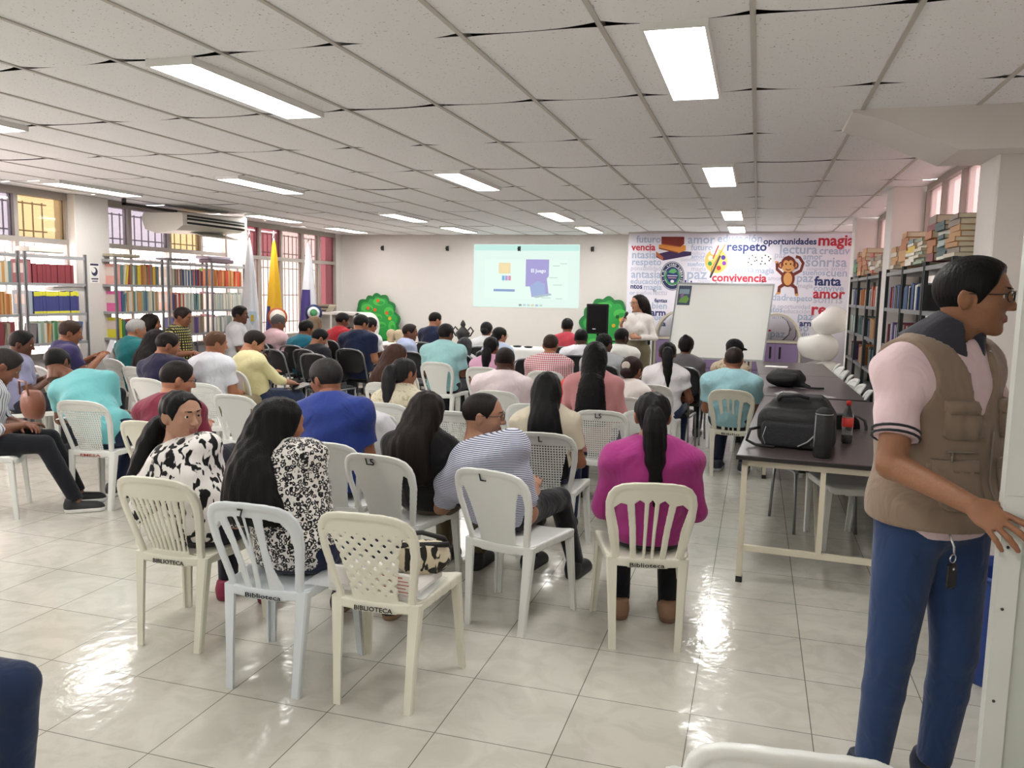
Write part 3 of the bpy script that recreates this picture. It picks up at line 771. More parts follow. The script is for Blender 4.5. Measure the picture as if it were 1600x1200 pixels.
# ------------------------------------------------------------------ tables
top_m = mat('dark_brown_laminate', '#4a4142', .32, var=.06); cream = mat('cream_enamel_tube', '#d6cfba', .4); edge_m = mat('black_edge_strip', '#201d1d', .5)
def study_table(x, y, rz, w, l, label):
    t = empty('study_table', (x, y, 0), R(rz), label, 'table', 'long reading tables')
    b = MB(); b.rbox((0, 0, .722), (w, l, .75), .004); b.build('tabletop', top_m, t)
    MB().box((-.002, -.002, .724), (w + .002, -.0002, .746)).box((-.002, 0, .724), (-.0002, l, .746)).build('edge_strip', edge_m, t)
    f = MB(); a = .03
    f.box((a, a, .685), (w - a, a + .035, .722)).box((a, l - a - .035, .685), (w - a, l - a, .722)).box((a, a, .685), (a + .035, l - a, .722)).box((w - a - .035, a, .685), (w - a, l - a, .722))
    f.build('apron_frame', cream, t)
    s = MB()
    for yy in (a, l - a - .03): s.box((a + .02, yy, .19), (w - a - .02, yy + .028, .222))
    s.box((w / 2 - .014, a, .22), (w / 2 + .014, a + .028, .69)).box((w / 2 - .014, a + .02, .192), (w / 2 + .014, l - a, .22))
    s.build('stretcher', cream, t)
    for xx in (a, w - a - .032):
        for yy in (a, l - a - .032):
            lg = MB().box((xx, yy, .03), (xx + .032, yy + .032, .69)).build('leg', cream, t)
            MB().box((xx - .002, yy - .002, 0), (xx + .034, yy + .034, .035)).build('rubber_foot', blk, lg)
    return t
study_table(.10, 4.66, -3.2, .93, 2.93, 'long dark table on cream steel legs holding the big backpack and soda bottle')
study_table(.265, 7.62, 1.0, .87, 2.1, 'second long dark table, holding the folded black bag and a clear plastic bag')
study_table(.225, 9.73, 1.0, .87, 1.9, 'third long dark table, farthest along, with white papers at its end')

# ------------------------------------------------------------------ bags and bottles on the tables
bag_m = mat('black_nylon', '#17181b', .62, bump=(25, .35)); bag2 = mat('black_mesh_nylon', '#222327', .75, bump=(160, .3)); zipm = mat('pale_piping', '#9a9da0', .4)
def sdf_obj(name, lo, hi, h, fn, ms, parent=None, loc=(0, 0, 0), rot=(0, 0, 0)):
    F = Field(lo, hi, h); fn(F); P, Q = F.mesh()
    return inst(name, np_mesh(name, [(P, Q, 0)], ms if isinstance(ms, list) else [ms]), parent, loc, rot)
bp = empty('backpack', (.44, 5.16, .75), R(-6), 'big black backpack standing on the first dark table', 'backpack')
def rb3(F, c, hx, hy, hz, r, k=.02):
    X, Y, Z = F.ax[0][:, None, None] - c[0], F.ax[1][None, :, None] - c[1], F.ax[2][None, None, :] - c[2]
    qx, qy, qz = np.abs(X) - hx + r, np.abs(Y) - hy + r, np.abs(Z) - hz + r
    d = np.sqrt(np.maximum(qx, 0) ** 2 + np.maximum(qy, 0) ** 2 + np.maximum(qz, 0) ** 2) + np.minimum(np.maximum(np.maximum(qx, qy), qz), 0) - r
    F.comb((slice(None),) * 3, d.astype(np.float32), k)
def f1(F):
    rb3(F, (0, 0, .105), .205, .19, .105, .06); rb3(F, (.01, .03, .20), .155, .13, .06, .05, .04)
    X, Y, Z = F.ax[0][:, None, None], F.ax[1][None, :, None], F.ax[2][None, None, :]
    F.v = F.v + (.005 * np.sin(22 * X + 9 * Z) * np.sin(26 * Z + 7)).astype(np.float32)
    F.plane((0, 0, .002), (0, 0, -1))
sdf_obj('body', (-.27, -.25, -.02), (.27, .25, .30), .009, f1, bag_m, bp)
sdf_obj('front_pocket', (-.24, -.28, -.02), (.24, -.10, .24), .007, lambda F: (rb3(F, (-.01, -.195, .075), .165, .028, .07, .026), F.plane((0, 0, .003), (0, 0, -1))), bag2, bp)
sdf_obj('top_pocket', (-.2, -.16, .18), (.2, .2, .32), .007, lambda F: rb3(F, (.01, .01, .252), .125, .09, .022, .02), bag2, bp)
bp.scale = (1.08, 1.0, 1.1)
MB().tube([(-.10, -.10, .25), (-.08, -.13, .275), (.0, -.135, .285), (.06, -.12, .27)], .009).build('handle', bag_m, bp)
MB().tube([(-.19, -.17, .10), (-.235, -.20, .09), (-.25, -.21, .03), (-.2, -.22, .010), (-.1, -.235, .008)], .009).build('strap', bag_m, bp)
MB().tube([(.02, -.228, .02), (.07, -.232, .05), (.11, -.222, .095)], .004).tube([(-.15, -.224, .02), (-.165, -.222, .06), (-.15, -.222, .115)], .0025).build('piping', zipm, bp)
sdf_obj('backpack', (-.25, -.2, -.02), (.3, .2, .22), .009, lambda F: (F.ell((-.02, 0, .08), (.19, .13, .085), .03), F.cone((-.1, .02, .12), (.1, .04, .10), .05, .04, .06), F.cone((.1, -.05, .04), (.2, -.09, .02), .035, .015, .03), F.cone((-.12, -.06, .07), (.06, -.09, .10), .045, .04, .02), F.cone((-.05, .06, .13), (.10, .05, .14), .03, .03, .02), F.plane((0, 0, .001), (0, 0, -1))), bag_m)
o = COL.objects[-1] if False else bpy.context.scene.collection.objects[-1]
bb = [q for q in COL.objects if q.name.startswith('backpack') and q.type == 'MESH'][-1]
bb.location = (.50, 8.45, .75); tag(bb, 'smaller soft black bag slumped beside the elbow of the man in the pale blue tee', 'bag')
MB().tube([(.12, -.06, .02), (.2, -.12, .012), (.28, -.13, .012), (.33, -.10, .012)], .01).build('strap', bag_m, bb)
po = empty('bottle_pouch', (.56, 4.77, .75), 0, 'black insulated bottle pouch standing in front of the big backpack', 'bottle pouch')
MB().lathe([(0, 0), (.045, 0), (.049, .01), (.05, .12), (.049, .235), (.044, .245), (0, .245)], 20).build('body', bag_m, po)
MB().lathe([(.0, .245), (.045, .245), (.045, .262), (.03, .275), (.012, .283), (0, .283)], 20).build('lid', bag2, po)
MB().tube([(.046 * math.cos(q), .046 * math.sin(q), .246) for q in [R(15 * i) for i in range(24)]], .003, 6, closed=True).tube([(-.045, -.02, .24), (-.047, -.022, .06)], .003).build('zip', zipm, po)
ck = empty('cola_bottle', (.74, 5.30, .75), 0, 'small half-full plastic soda bottle with a red cap and red label', 'bottle')
pet = mat('clear_plastic', '#e8eeee', .08); pb = pet.node_tree.nodes['Principled BSDF']; pb.inputs['Transmission Weight'].default_value = .95; pb.inputs['IOR'].default_value = 1.25
MB().lathe([(0, 0), (.026, 0), (.032, .012), (.033, .06), (.029, .08), (.033, .10), (.033, .165), (.028, .195), (.014, .225), (.0125, .24), (0, .24)], 24).build('body', pet, ck)
MB().lathe([(0, .004), (.029, .006), (.030, .05), (0, .05)], 20).build('drink', mat('dark_cola', '#2a1712', .1), ck)
MB().lathe([(.0335, .105), (.0342, .106), (.0342, .16), (.0335, .161)], 24).build('paper_label', mat('red_label', '#d8433c', .4), ck)
MB().lathe([(0, .237), (.0155, .237), (.0155, .262), (.013, .265), (0, .265)], 20).build('cap', mat('red_cap', '#c8302c', .4), ck)
clearbag = mat('thin_clear_film', '#f2f4f6', .12); cbn = clearbag.node_tree.nodes['Principled BSDF']; cbn.inputs['Alpha'].default_value = .45
def film(name, w, l, hgt, loc, rz, seed, parent=None):
    b = MB(); q = random.Random(seed); n = 10; vs = []
    for i in range(n):
        for j in range(n):
            e = min(i, j, n - 1 - i, n - 1 - j) / 4.5
            vs.append((-w / 2 + w * i / (n - 1), -l / 2 + l * j / (n - 1), hgt * min(1, e) * q.uniform(.5, 1) + .003))
    b.add(vs, [(i * n + j, (i + 1) * n + j, (i + 1) * n + j + 1, i * n + j + 1) for i in range(n - 1) for j in range(n - 1)], True)
    o = b.build(name, clearbag, parent, loc, (0, 0, R(rz))); return o
tag(film('plastic_bag', .26, .2, .045, (.50, 7.78, .75), 10, 3), 'crumpled clear plastic bag on the second dark table', 'bag')
tag(film('plastic_wrapper', .26, .10, .02, (.76, 7.72, .75), -12, 9), 'flat pinkish clear wrapper beside the crumpled plastic bag', 'wrapper')
tag(MB().tube([(.07 * math.cos(R(20 * i)), .055 * math.sin(R(20 * i)), .004) for i in range(18)], .004, 6, closed=True).build('cable_loop', blk, None, (.72, 7.25, .75)), 'thin black cable loop lying near the plastic bag', 'cable')
paper = mat('white_paper', '#f2f2ee', .6)
tag(MB().box((0, 0, 0), (.27, .2, .004)).build('paper_sheet', paper, None, (.30, 10.75, .75), (0, 0, R(-6))), 'stack of white paper at the far end of the tables', 'paper')

# row of plastic chairs tucked under the far side of the tables, their backs out
for i, y in enumerate((7.9, 8.4, 8.9, 9.4, 9.9, 10.4, 10.9)):
    plastic_chair(.86, y, 84 + (i % 3) * 5, 'solid' if i % 2 else 'perforated', 'white plastic chair tucked under the shelf side of the tables, %s along' % ('first', 'second', 'third', 'fourth', 'fifth', 'sixth', 'seventh')[i], 'chairs tucked along the dark shelves')
steel_chair(.62, 6.1, 20, 'black steel chair pushed under the nearest dark table')
plastic_chair(.80, 5.75, -160, 'solid', 'white plastic chair pushed under the nearest dark table, far side')

# ------------------------------------------------------------------ shelving and books
grey_st = mat('grey_slotted_steel', '#77787a', .45, .5); dark_st = mat('dark_slotted_steel', '#33373a', .45, .4)
lt_st = mat('pale_grey_shelf', '#96989a', .5, .2)
def rack(name, x0, y0, x1, y1, zs, top, ms, label, group, openx):
    """upright angle posts and flat shelves; long side along Y"""
    t = empty(name, (0, 0, 0), 0, label, 'shelf', group); t.location = (x0, y0, 0)
    w, l = x1 - x0, y1 - y0
    for px in (0, w - .026):
        for py in (0, l - .026):
            b = MB().box((px, py, 0), (px + .026, py + .004, top)).box((px if px == 0 else px + .022, py, 0), (px + .004 if px == 0 else px + .026, py + .026, top))
            b.build('post', ms[0], t)
    for z in zs + [top - .03]:
        MB().box((.002, .002, z - .03), (w - .002, l - .002, z)).build('shelf_board', ms[1], t)
    return t
BKM = {}
band = mat('bright_yellow_band', '#d4cf3c', .5)
def book_mesh(col):
    if col in BKM: return BKM[col]
    b = MB(); b.cur = 0
    # unit book: spine on -Y face, thickness X, depth Y, height Z
    b.box((0, 0, 0), (.07, 1, 1)).box((.93, 0, 0), (1, 1, 1)).box((0, -.012, 0), (1, .02, 1)); b.cur = 1
    b.box((.07, .02, .02), (.93, .96, .98))
    BKM[col] = b.mesh('book', [mat('book_cover', col, .55), mat('page_edge', '#d9d0b8', .8)]); return BKM[col]
BOOKS = []
def put_book(x, y, z, th, dep, hgt, rz, lean, col, label, group, rot=None):
    BOOKS.append((x, y, z, th, dep, hgt, rot or (0, R(lean), rz), col, label, group))
CN = {'#7b2f38': 'maroon', '#8a3a34': 'brick red', '#a4632f': 'rust orange', '#b98a55': 'tan', '#6f6a4e': 'olive', '#8b9a86': 'grey green', '#5d7a7c': 'teal grey', '#3f5a86': 'blue', '#c9c1ae': 'cream',
      '#d9d6cc': 'off white', '#2d2b33': 'black', '#56407a': 'purple', '#b8452f': 'red', '#d0b23c': 'yellow', '#3f7a4c': 'green', '#8d7f70': 'brown grey', '#3c3f7a': 'indigo', '#d98aa8': 'pink', '#a9b8b4': 'pale grey green', '#2f4f50': 'dark teal', '#d8d23a': 'bright yellow'}
ORD = ['first', 'second', 'third', 'fourth', 'fifth', 'sixth', 'seventh', 'eighth', 'ninth', 'tenth'] + ['%dth' % i for i in range(11, 60)]
def row_left(y0, y1, z, pal, th, hgt, shelf, seed, jitter=.02, leanp=.1):
    """spines face the room (+X); books stand on a rack along the window wall"""
    q = random.Random(seed); y = y0; i = 0
    while True:
        t = th * q.uniform(.75, 1.3)
        if y + t > y1: break
        c = q.choice(pal); h_ = hgt * q.uniform(1 - jitter * 4, 1)
        o = put_book(-7.0 - .012 - q.uniform(0, .012), y, z, t, .17, h_, R(90), (8 if q.random() < leanp else 0), c, '%s book, %s along %s' % (CN[c], ORD[i], shelf), 'books on the window shelves')
        y += t + .0015; i += 1
def row_right(y0, y1, z, pal, th, hgt, shelf, seed):
    q = random.Random(seed); y = y1; i = 0
    n = 0; ys = []
    yy = y0
    while yy < y1 - .02:
        t = th * q.uniform(.7, 1.35); ys.append((yy, t)); yy += t + .002
    for i, (yy, t) in enumerate(ys):
        if yy + t > y1: break
        c = q.choice(pal)
        put_book(1.265 + q.uniform(0, .02), yy + t, z, t, .17, hgt * q.uniform(.8, 1), R(-90), 0, c, '%s book, %s along %s' % (CN[c], ORD[i], shelf), 'books on the dark shelves')
zsl = [.36, .68, 1.0, 1.31, 1.63]
lefts = [('the first window rack', 5.55, 6.44), ('the window rack before the column', 6.50, 7.30), ('the window rack past the column', 7.72, 8.52), ('the middle window rack', 8.60, 9.38), ('the window rack by the flags', 9.46, 10.22)]
for i, (nm, a, b_) in enumerate(lefts):
    rack('shelf_rack', -7.28, a, -7.0, b_, zsl, 1.95, (grey_st, lt_st), 'grey slotted steel book rack, %s' % nm[4:], 'grey book racks along the windows', 1)
W_, RD = ['#7b2f38'], ['#7b2f38', '#8a3a34']
MIX1 = ['#b98a55', '#6f6a4e', '#c9c1ae', '#a4632f', '#b8452f', '#d0b23c', '#5d7a7c', '#8a3a34']
MIX2 = ['#8b9a86', '#a9b8b4', '#c9c1ae', '#3f5a86', '#5d7a7c', '#8b9a86', '#b98a55']
MIX3 = ['#3f7a4c', '#b8452f', '#d9d6cc', '#5d7a7c', '#3f5a86', '#8a3a34', '#c9c1ae']
ORG = ['#a4632f', '#b98a55', '#a4632f', '#b8452f']
PAL = ['#d9d6cc', '#a9b8b4', '#c9c1ae']
PUR = ['#56407a', '#3c3f7a', '#7b2f38', '#8d7f70']
IND = ['#3c3f7a']
rows = [  # rack index, shelf index, palette, thickness, height
    (0, 4, MIX1, .03, .22), (0, 3, ORG, .03, .23), (0, 2, ['#7b2f38', '#8a3a34', '#2d2b33', '#8d7f70'], .03, .24),
    (1, 4, W_, .034, .20), (1, 3, IND, .040, .235), (1, 2, MIX2 + ['#2d2b33', '#3f7a4c'], .034, .23),
    (2, 4, MIX1, .028, .25), (2, 3, MIX2, .028, .25), (2, 2, RD + MIX3, .033, .22),
    (3, 4, MIX3 + PUR, .024, .22), (3, 3, MIX3 + PAL, .027, .23), (3, 2, PUR, .033, .23),
    (4, 4, ORG, .031, .23), (4, 3, PAL, .025, .23), (4, 2, PAL, .025, .22)]
sn = {4: 'top shelf', 3: 'second shelf', 2: 'third shelf'}
for k, (ri, si, pal, th, hg) in enumerate(rows):
    nm, a, b_ = lefts[ri]
    end = b_ - .04 - (.11 if (ri, si) == (1, 4) else .03)
    row_left(a + (.10 if ri in (1, 2, 3) else .045 if ri else .60), end, zsl[si], pal, th, hg, 'the %s of %s' % (sn[si], nm), 40 + k, .01 if pal in (W_, IND) else .03, 0 if pal in (W_, IND) else .08)
# face-out picture books at the rack ends
pb = [('picture book with a pink cover', '#e0a59a', 7.74, 1.63), ('picture book with a hot pink cover', '#d8689c', 7.74, 1.31), ('yellow picture book', '#d8cf3a', 7.74, 1.0), ('white picture book', '#e6dfd8', 8.62, 1.63), ('pale red and white picture book', '#e2b5a6', 8.62, 1.31),
      ('green and orange picture book', '#86b84a', 9.48, 1.63), ('dusky mauve file box', '#8d6f7c', 9.48, 1.31), ('rose file box', '#b77f86', 9.48, 1.0), ('dusty rose file box', '#a35f66', 6.52, 1.63), ('pale blue grey file box', '#a9b4bd', 6.52, 1.31)]
for nm, c, y, z in pb:
    o = tag(MB().box((0, 0, 0), (.22, .045, .24)).build('picture_book', mat('printed_cover', c, .5), None, (-7.25, y + .035, z)), '%s standing side-on, first on its window shelf' % nm, 'book', None)
    MB().box((.03, -.002, .10), (.19, -.0005, .2)).build('cover_picture', mat('cover_print', '#d9c9c0', .5), o)
for nm, loc, sz_, c in (('rolled pale chart lying', (-7.25, 6.62, 1.95), (.18, .45, .06), '#cfcac2'), ('flat brown folders lying', (-7.26, 7.74, 1.95), (.2, .45, .04), '#a59a88'), ('dark red ledgers piled', (-7.24, 9.5, 1.95), (.2, .5, .05), '#54414c'), ('white and purple ledgers piled', (-7.25, 9.44, 2.0), (.21, .5, .04), '#8d8594'), ('thin grey magazines lying', (-7.24, 8.66, 1.95), (.2, .4, .03), '#77727a')):
    tag(MB().rbox((0, 0, 0), sz_, .008).build('folder_pile' if 'rolled' not in nm else 'paper_roll', mat('folder_cover', c, .6), None, loc), '%s on top of a window rack' % nm, 'papers')
tag(MB().box((0, 0, 0), (.16, .42, .05)).build('white_booklet', paper, None, (-7.22, 6.9, 1.31 + .237)), 'white booklet lying flat on top of the indigo and yellow set', 'book')

rights = [('the first dark rack', 5.32, 6.15), ('the second dark rack', 6.18, 7.02), ('the third dark rack', 7.05, 7.88), ('the fourth dark rack', 8.32, 9.15), ('the fifth dark rack', 9.18, 9.98), ('the last dark rack', 10.0, 10.78)]
zsr = [.32, .63, .94, 1.25, 1.565]
DK = ['#2d2b33', '#2f4f50', '#7b2f38', '#8d7f70', '#3f5a86', '#56407a']
for i, (nm, a, b_) in enumerate(rights):
    rack('shelf_rack', 1.25, a, 1.54, b_, zsr, 1.90, (dark_st, grey_st), 'dark slotted steel book rack beside the tables, %s counting toward the mural' % nm[4:-10], 'dark book racks beside the tables', 0)
for k, (ri, si, pal, th, hg) in enumerate([(2, 4, DK, .05, .2), (2, 3, PAL + DK, .035, .2), (2, 2, DK, .05, .21), (3, 4, PAL + ['#8d7f70', '#b8452f'], .035, .2), (3, 3, DK + ['#b98a55'], .04, .2), (3, 2, ['#2f4f50', '#2d2b33'], .06, .22),
                                           (4, 4, ['#b8452f', '#3f5a86', '#b98a55', '#2d2b33'], .04, .19), (4, 3, ['#2f4f50', '#8d7f70'], .05, .2), (4, 2, ['#8d7f70', '#a4632f'], .04, .2), (5, 4, PAL + DK, .04, .2), (5, 3, ['#a9b8b4', '#8d7f70'], .05, .2), (5, 2, DK, .05, .2), (1, 4, ['#3f5a86', '#d9d6cc', '#2d2b33'], .03, .2), (1, 3, DK, .05, .2)]):
    nm, a, b_ = rights[ri]
    row_right(a + .05, b_ - .04 - .1 * (k % 3), zsr[si], pal, th, hg, 'the %s shelf of %s' % ({4: 'top', 3: 'second', 2: 'third'}[si], nm), 90 + k)
# piles of books lying on top of the right-hand racks
STK = [(5.35, 8, .030, ['#8d7f70', '#c9c1ae', '#2d2b33', '#b98a55']), (5.68, 9, .026, ['#a9b8b4', '#d9d6cc', '#2f4f50']), (6.02, 6, .048, ['#a4632f', '#8d7f70', '#7b2f38']), (6.40, 8, .022, ['#c9c1ae', '#8b9a86', '#b98a55']), (6.75, 8, .024, ['#d9d6cc', '#d0b23c', '#5d7a7c']),
       (7.10, 6, .046, ['#a4632f', '#8a3a34', '#b98a55']), (7.5, 5, .036, ['#b98a55', '#c9c1ae']), (8.4, 4, .04, ['#8d7f70', '#c9c1ae']), (9.0, 5, .04, ['#b8452f', '#d9d6cc', '#8d7f70']), (9.6, 6, .05, ['#a4632f', '#a4632f', '#b98a55']), (10.1, 5, .055, ['#a4632f', '#b98a55']), (10.5, 4, .05, ['#2f4f50', '#3f7a4c'])]
for k, (y, n, th, pal) in enumerate(STK):
    z = 1.90; q = random.Random(200 + k)
    for i in range(n):
        t = th * q.uniform(.75, 1.25); c = q.choice(pal); wdt = q.uniform(.25, .29)
        # lying flat: thickness up
        put_book(1.27 + q.uniform(-.01, .02), y + wdt, z + t, t, .2, wdt, 0, 0, c, '%s book lying flat, %s up in the %s pile on the dark racks' % (CN[c], ORD[i], ORD[k]), 'books piled on the dark racks', (0, R(90), R(-90) + q.uniform(-.06, .06)))
        z += t + .001
# ------------------------------------------------------------------ flags in the corner
def flag(x, y, label, bands, h=2.3, wid=.2):
    """a flag hanging furled from its pole; bands: (colour, share of the way round) lists by height"""
    t = empty('flag', (x, y, 0), 0, label, 'flag', 'furled flags by the window wall')
    MB().lathe([(0, 0), (.13, 0), (.13, .02), (.05, .04), (.02, .09), (0, .09)], 20).build('base', mat('dark_wood', '#3d2a20', .5), t)
    MB().tube([(0, 0, .05), (0, 0, h)], .012).build('pole', mat('white_pole', '#d8d6d0', .35, .3), t)
    MB().lathe([(0, h - .02), (.018, h), (.012, h + .03), (.016, h + .045), (0, h + .10)], 12).build('finial', mat('silver', '#c9c9cc', .25, .9), t)
    b = MB(); n = 28; zs = [h - .04 - (h - .45) * i / 24 for i in range(25)]; rings = []; ms = []
    for i, z in enumerate(zs):
        k = i / 24; r = .02 + wid * (k ** .8); ring = []
        for j in range(n):
            a = 2 * math.pi * j / n; rr = r * (1 + .16 * math.sin(5 * a + k * 3) + .08 * math.sin(9 * a - 2 * k))
            ring.append((rr * math.cos(a) * (.85), rr * math.sin(a) * .55, z + (.10 * math.sin(a * 2 + 1) if i == 24 else 0)))
        rings.append(ring)
    for ring in rings: b.v += ring
    for i in range(24):
        for j in range(n):
            q = (j + 1) % n; b.f.append([(i + 1) * n + j, (i + 1) * n + q, i * n + q, i * n + j]); b.sm.append(True)
            a = 360 * (j + .5) / n; k = (i + .5) / 24; c = bands(a, k)
            if c not in ms: ms.append(c)
            b.m.append(ms.index(c))
    cl = b.build('cloth', [mat('satin_flag', c, .5) for c in ms], t)
    return t, cl
def crest(cl, x, z, y, cols, r=.10):
    for i, (c, q) in enumerate(cols):
        MB().lathe([(0, 0), (q * r, 0), (q * r, .006 + .002 * i), (0, .006 + .002 * i)], 24, FM @ Matrix.Translation((x, y, z)) @ Matrix.Rotation(math.pi / 2, 4, 'X')).build('crest', mat('crest_print', c, .5), cl)
t, cl = flag(-6.68, 9.86, 'white and sky blue furled flag hanging against the window column', lambda a, k: '#5fa6cf' if (k > .50 and 195 < a < 246) or k > .9 else '#dfe2ea', 2.32, .19)
FM = Matrix.Rotation(R(33), 4, 'Z')
MB().poly([(-.06, 0), (0, -.11), (.06, 0), (.05, .09), (-.05, .09)], .0, .006, FM @ Matrix.Translation((.03, -.115, 1.2)) @ ROTW).build('crest', mat('crest_print', '#bcd3e2', .5), cl)
MB().poly([(-.02, -.05), (.02, -.05), (.02, .04), (-.02, .04)], .0, .009, FM @ Matrix.Translation((.03, -.117, 1.2)) @ ROTW).build('crest', mat('crest_print', '#d3b43a', .5), cl)
t, cl = flag(-6.56, 10.28, 'yellow, blue and red furled national flag with a round crest', lambda a, k: '#e0b01c' if k < .64 and not (190 < a < 240 and k > .48) else ('#3a3478' if a < 330 and k < .84 else '#b03a3a'), 2.34, .17)
crest(cl, .04, 1.20, -.105, [('#b5552e', 1), ('#e5ddd0', .8), ('#33303a', .35)], .14)
t, cl = flag(-6.52, 11.15, 'white and dark purple furled flag with a round school crest', lambda a, k: '#39307a' if k > .38 and 165 < a < 305 else '#dadce6', 2.36, .19)
crest(cl, .07, 1.25, -.10, [('#232f5e', 1), ('#dfe2ea', .72), ('#3f8a58', .45)], .13)

# ------------------------------------------------------------------ ceiling-hung air conditioner
acw = mat('ivory_plastic', '#dedad0', .4)
ac = empty('air_conditioner', (-6.60, 8.40, 2.25), 0, 'ivory ceiling-hung air conditioner in front of the windows', 'air conditioner')
b = MB(); b.loft([[(x, y, z) for x, z in ((-.58, .27), (-.61, .2), (-.56, .07), (-.40, .02), (-.10, .055), (.0, .115), (.0, .245), (-.03, .27))] for y in (0, .03, 1.27, 1.30)], None, True, False)
b.v = [(x, y + .0, z + .012 * y * 4) for x, y, z in b.v]; b.f = [f[::-1] for f in b.f]; b.build('housing', acw, ac)
MB().box((-.02, .08, .125), (.006, 1.24, .235)).build('outlet', mat('dark_outlet', '#22211f', .7), ac).location = (0, 0, .012)
MB().box((-.0, .08, .15), (.030, 1.24, .172)).box((-.0, .08, .20), (.026, 1.24, .207)).build('louvre', acw, ac).location = (0, 0, .012)
q = MB(); q.box((-.52, .45, -.02), (-.1, 1.2, -.008), Matrix.Rotation(R(14), 4, 'Y')); q.build('intake_flap', acw, ac).location = (.05, 0, .0)
MB().box((-.40, -.55, .30), (-.36, .35, .33)).box((-.40, -.55, .30), (-.36, -.52, .385)).box((-.40, .3, .25), (-.36, .33, .33)).build('bracket', mat('dark_bracket', '#2c2826', .5), ac)

# ------------------------------------------------------------------ painted tree cut-outs leaning on the far wall
GR = ['#1f7a3c', '#2fa24a', '#53c257']
def blob(pts, s=5):
    out = []
    n = len(pts)
    for i in range(n):
        a, c = pts[i], pts[(i + 1) % n]
        mx, my = (a[0] + c[0]) / 2, (a[1] + c[1]) / 2; dx, dy = c[0] - a[0], c[1] - a[1]
        for k in range(s):
            t = k / s; bulge = math.sin(math.pi * t) * .32
            out.append((a[0] + dx * t + dy * bulge, a[1] + dy * t - dx * bulge))
    return out
def cutout(name, x, y, z0, label, crown, leaves, fruit, trunk, flip=1):
    t = empty(name, (x, y, 0), 0, label, 'tree cutout', 'painted tree cut-outs')
    def lay(nm, pts, col, d0, d1):
        pts = [(px * flip, pz) for px, pz in pts]
        A = sum(pts[i - 1][0] * pts[i][1] - pts[i][0] * pts[i - 1][1] for i in range(len(pts)))
        if A < 0: pts = pts[::-1]
        return MB().poly(pts, d0, d1, ROTW).build(nm, mat('poster_paint', col, .45), t)
    lay('trunk', trunk, '#a5562e', 0, .03); lay('crown', blob(crown), GR[0], .012, .036)
    lay('crown_inner', blob([(px * .86 + .01, (pz - 1.0) * .86 + 1.01) for px, pz in crown]), GR[1], .036, .039)  # smaller crown shape in mid-green poster paint
    for px, pz, rx, rz in leaves: lay('leaf_swirl', [(px + rx * math.cos(R(18 * i)), pz + rz * math.sin(R(18 * i))) for i in range(20)], GR[2], .039, .041)
    for px, pz, rx, rz in leaves: lay('leaf_inner', [(px + .3 * rx + .55 * rx * math.cos(R(18 * i)), pz - .25 * rz + .5 * rz * math.sin(R(18 * i))) for i in range(20)], GR[1], .041, .0425)  # mid-green poster paint over part of each swirl
    for px, pz, c in fruit: lay('fruit', [(px + .032 * math.cos(R(30 * i)), pz + .032 * math.sin(R(30 * i))) for i in range(12)], c, .041, .047)
    return t
O_, Yl = '#e0622c', '#e2b93a'
cutout('painted_tree', -6.53, 13.62, 0, 'painted green orange-tree cut-out leaning by the window corner',
       [(-.42, 1.30), (-.33, 1.12), (-.25, .98), (-.02, .86), (.16, .66), (.32, .76), (.40, .98), (.33, 1.22), (.22, 1.42), (.05, 1.52), (-.12, 1.50), (-.25, 1.44)],
       [(-.22, 1.28, .12, .08), (.02, 1.40, .12, .07), (.22, 1.22, .10, .09), (-.05, 1.12, .14, .07), (.28, .96, .07, .1), (.05, .98, .11, .06)],
       [(-.2, 1.28, O_), (-.06, 1.25, O_), (.0, 1.42, O_), (.18, 1.2, O_), (-.3, 1.14, Yl), (.24, 1.10, Yl), (.22, .72, Yl)],
       [(-.12, 0), (.08, 0), (.09, .5), (.20, .85), (.10, .90), (.0, .7), (-.03, .92), (-.1, .9), (-.1, .5)])
cutout('painted_tree', -2.26, 13.62, 0, 'painted green fruit-tree cut-out standing behind the black loudspeaker',
       [(-.40, 1.26), (-.42, 1.02), (-.38, .8), (-.2, .62), (.1, .58), (.3, .74), (.40, .98), (.38, 1.22), (.3, 1.4), (.12, 1.53), (-.08, 1.54), (-.26, 1.42)],
       [(.22, 1.30, .11, .08), (.27, 1.02, .09, .09), (-.28, 1.16, .08, .1), (-.05, 1.43, .13, .06), (.1, .8, .14, .08), (-.2, .8, .12, .07)],
       [(-.02, 1.42, Yl), (.18, 1.25, '#1c5f2e'), (.24, 1.2, Yl), (.12, 1.1, Yl), (.3, .9, O_), (.05, .7, Yl)],
       [(-.12, 0), (.1, 0), (.08, .5), (.2, .75), (.1, .8), (.0, .62), (-.16, .85), (-.22, .8), (-.1, .5)])

# loudspeaker on its stand
ls = empty('loudspeaker', (-2.25, 12.75, 0), R(4), 'black loudspeaker on a tripod stand in front of the painted fruit tree', 'loudspeaker')
b = MB(); b.loft([[(-.15, .10, z), (-.12, .13, z), (.12, .13, z), (.15, .10, z), (.175, -.12, z), (.15, -.145, z), (-.15, -.145, z), (-.175, -.12, z)] for z in (1.0, 1.03, 1.44, 1.47)], None, True, False)
b.f = [f[::-1] for f in b.f]; b.build('cabinet', blk_pl, ls)
MB().box((-.15, -.152, 1.03), (.15, -.143, 1.44)).build('grille', mat('speaker_mesh', '#0d0d0f', .8, 0, .2), ls)
MB().box((-.07, -.155, 1.07), (-.02, -.150, 1.085)).build('badge', mat('pale_badge', '#c9ccce', .4), ls)
MB().tube([(0, 0, .2), (0, 0, 1.0)], .018).build('pole', blk, ls)
for k in range(3):
    a = R(90 + 120 * k); MB().tube([(0, 0, .75), (.42 * math.cos(a), .42 * math.sin(a), .012)], .012).build('leg', blk, ls)

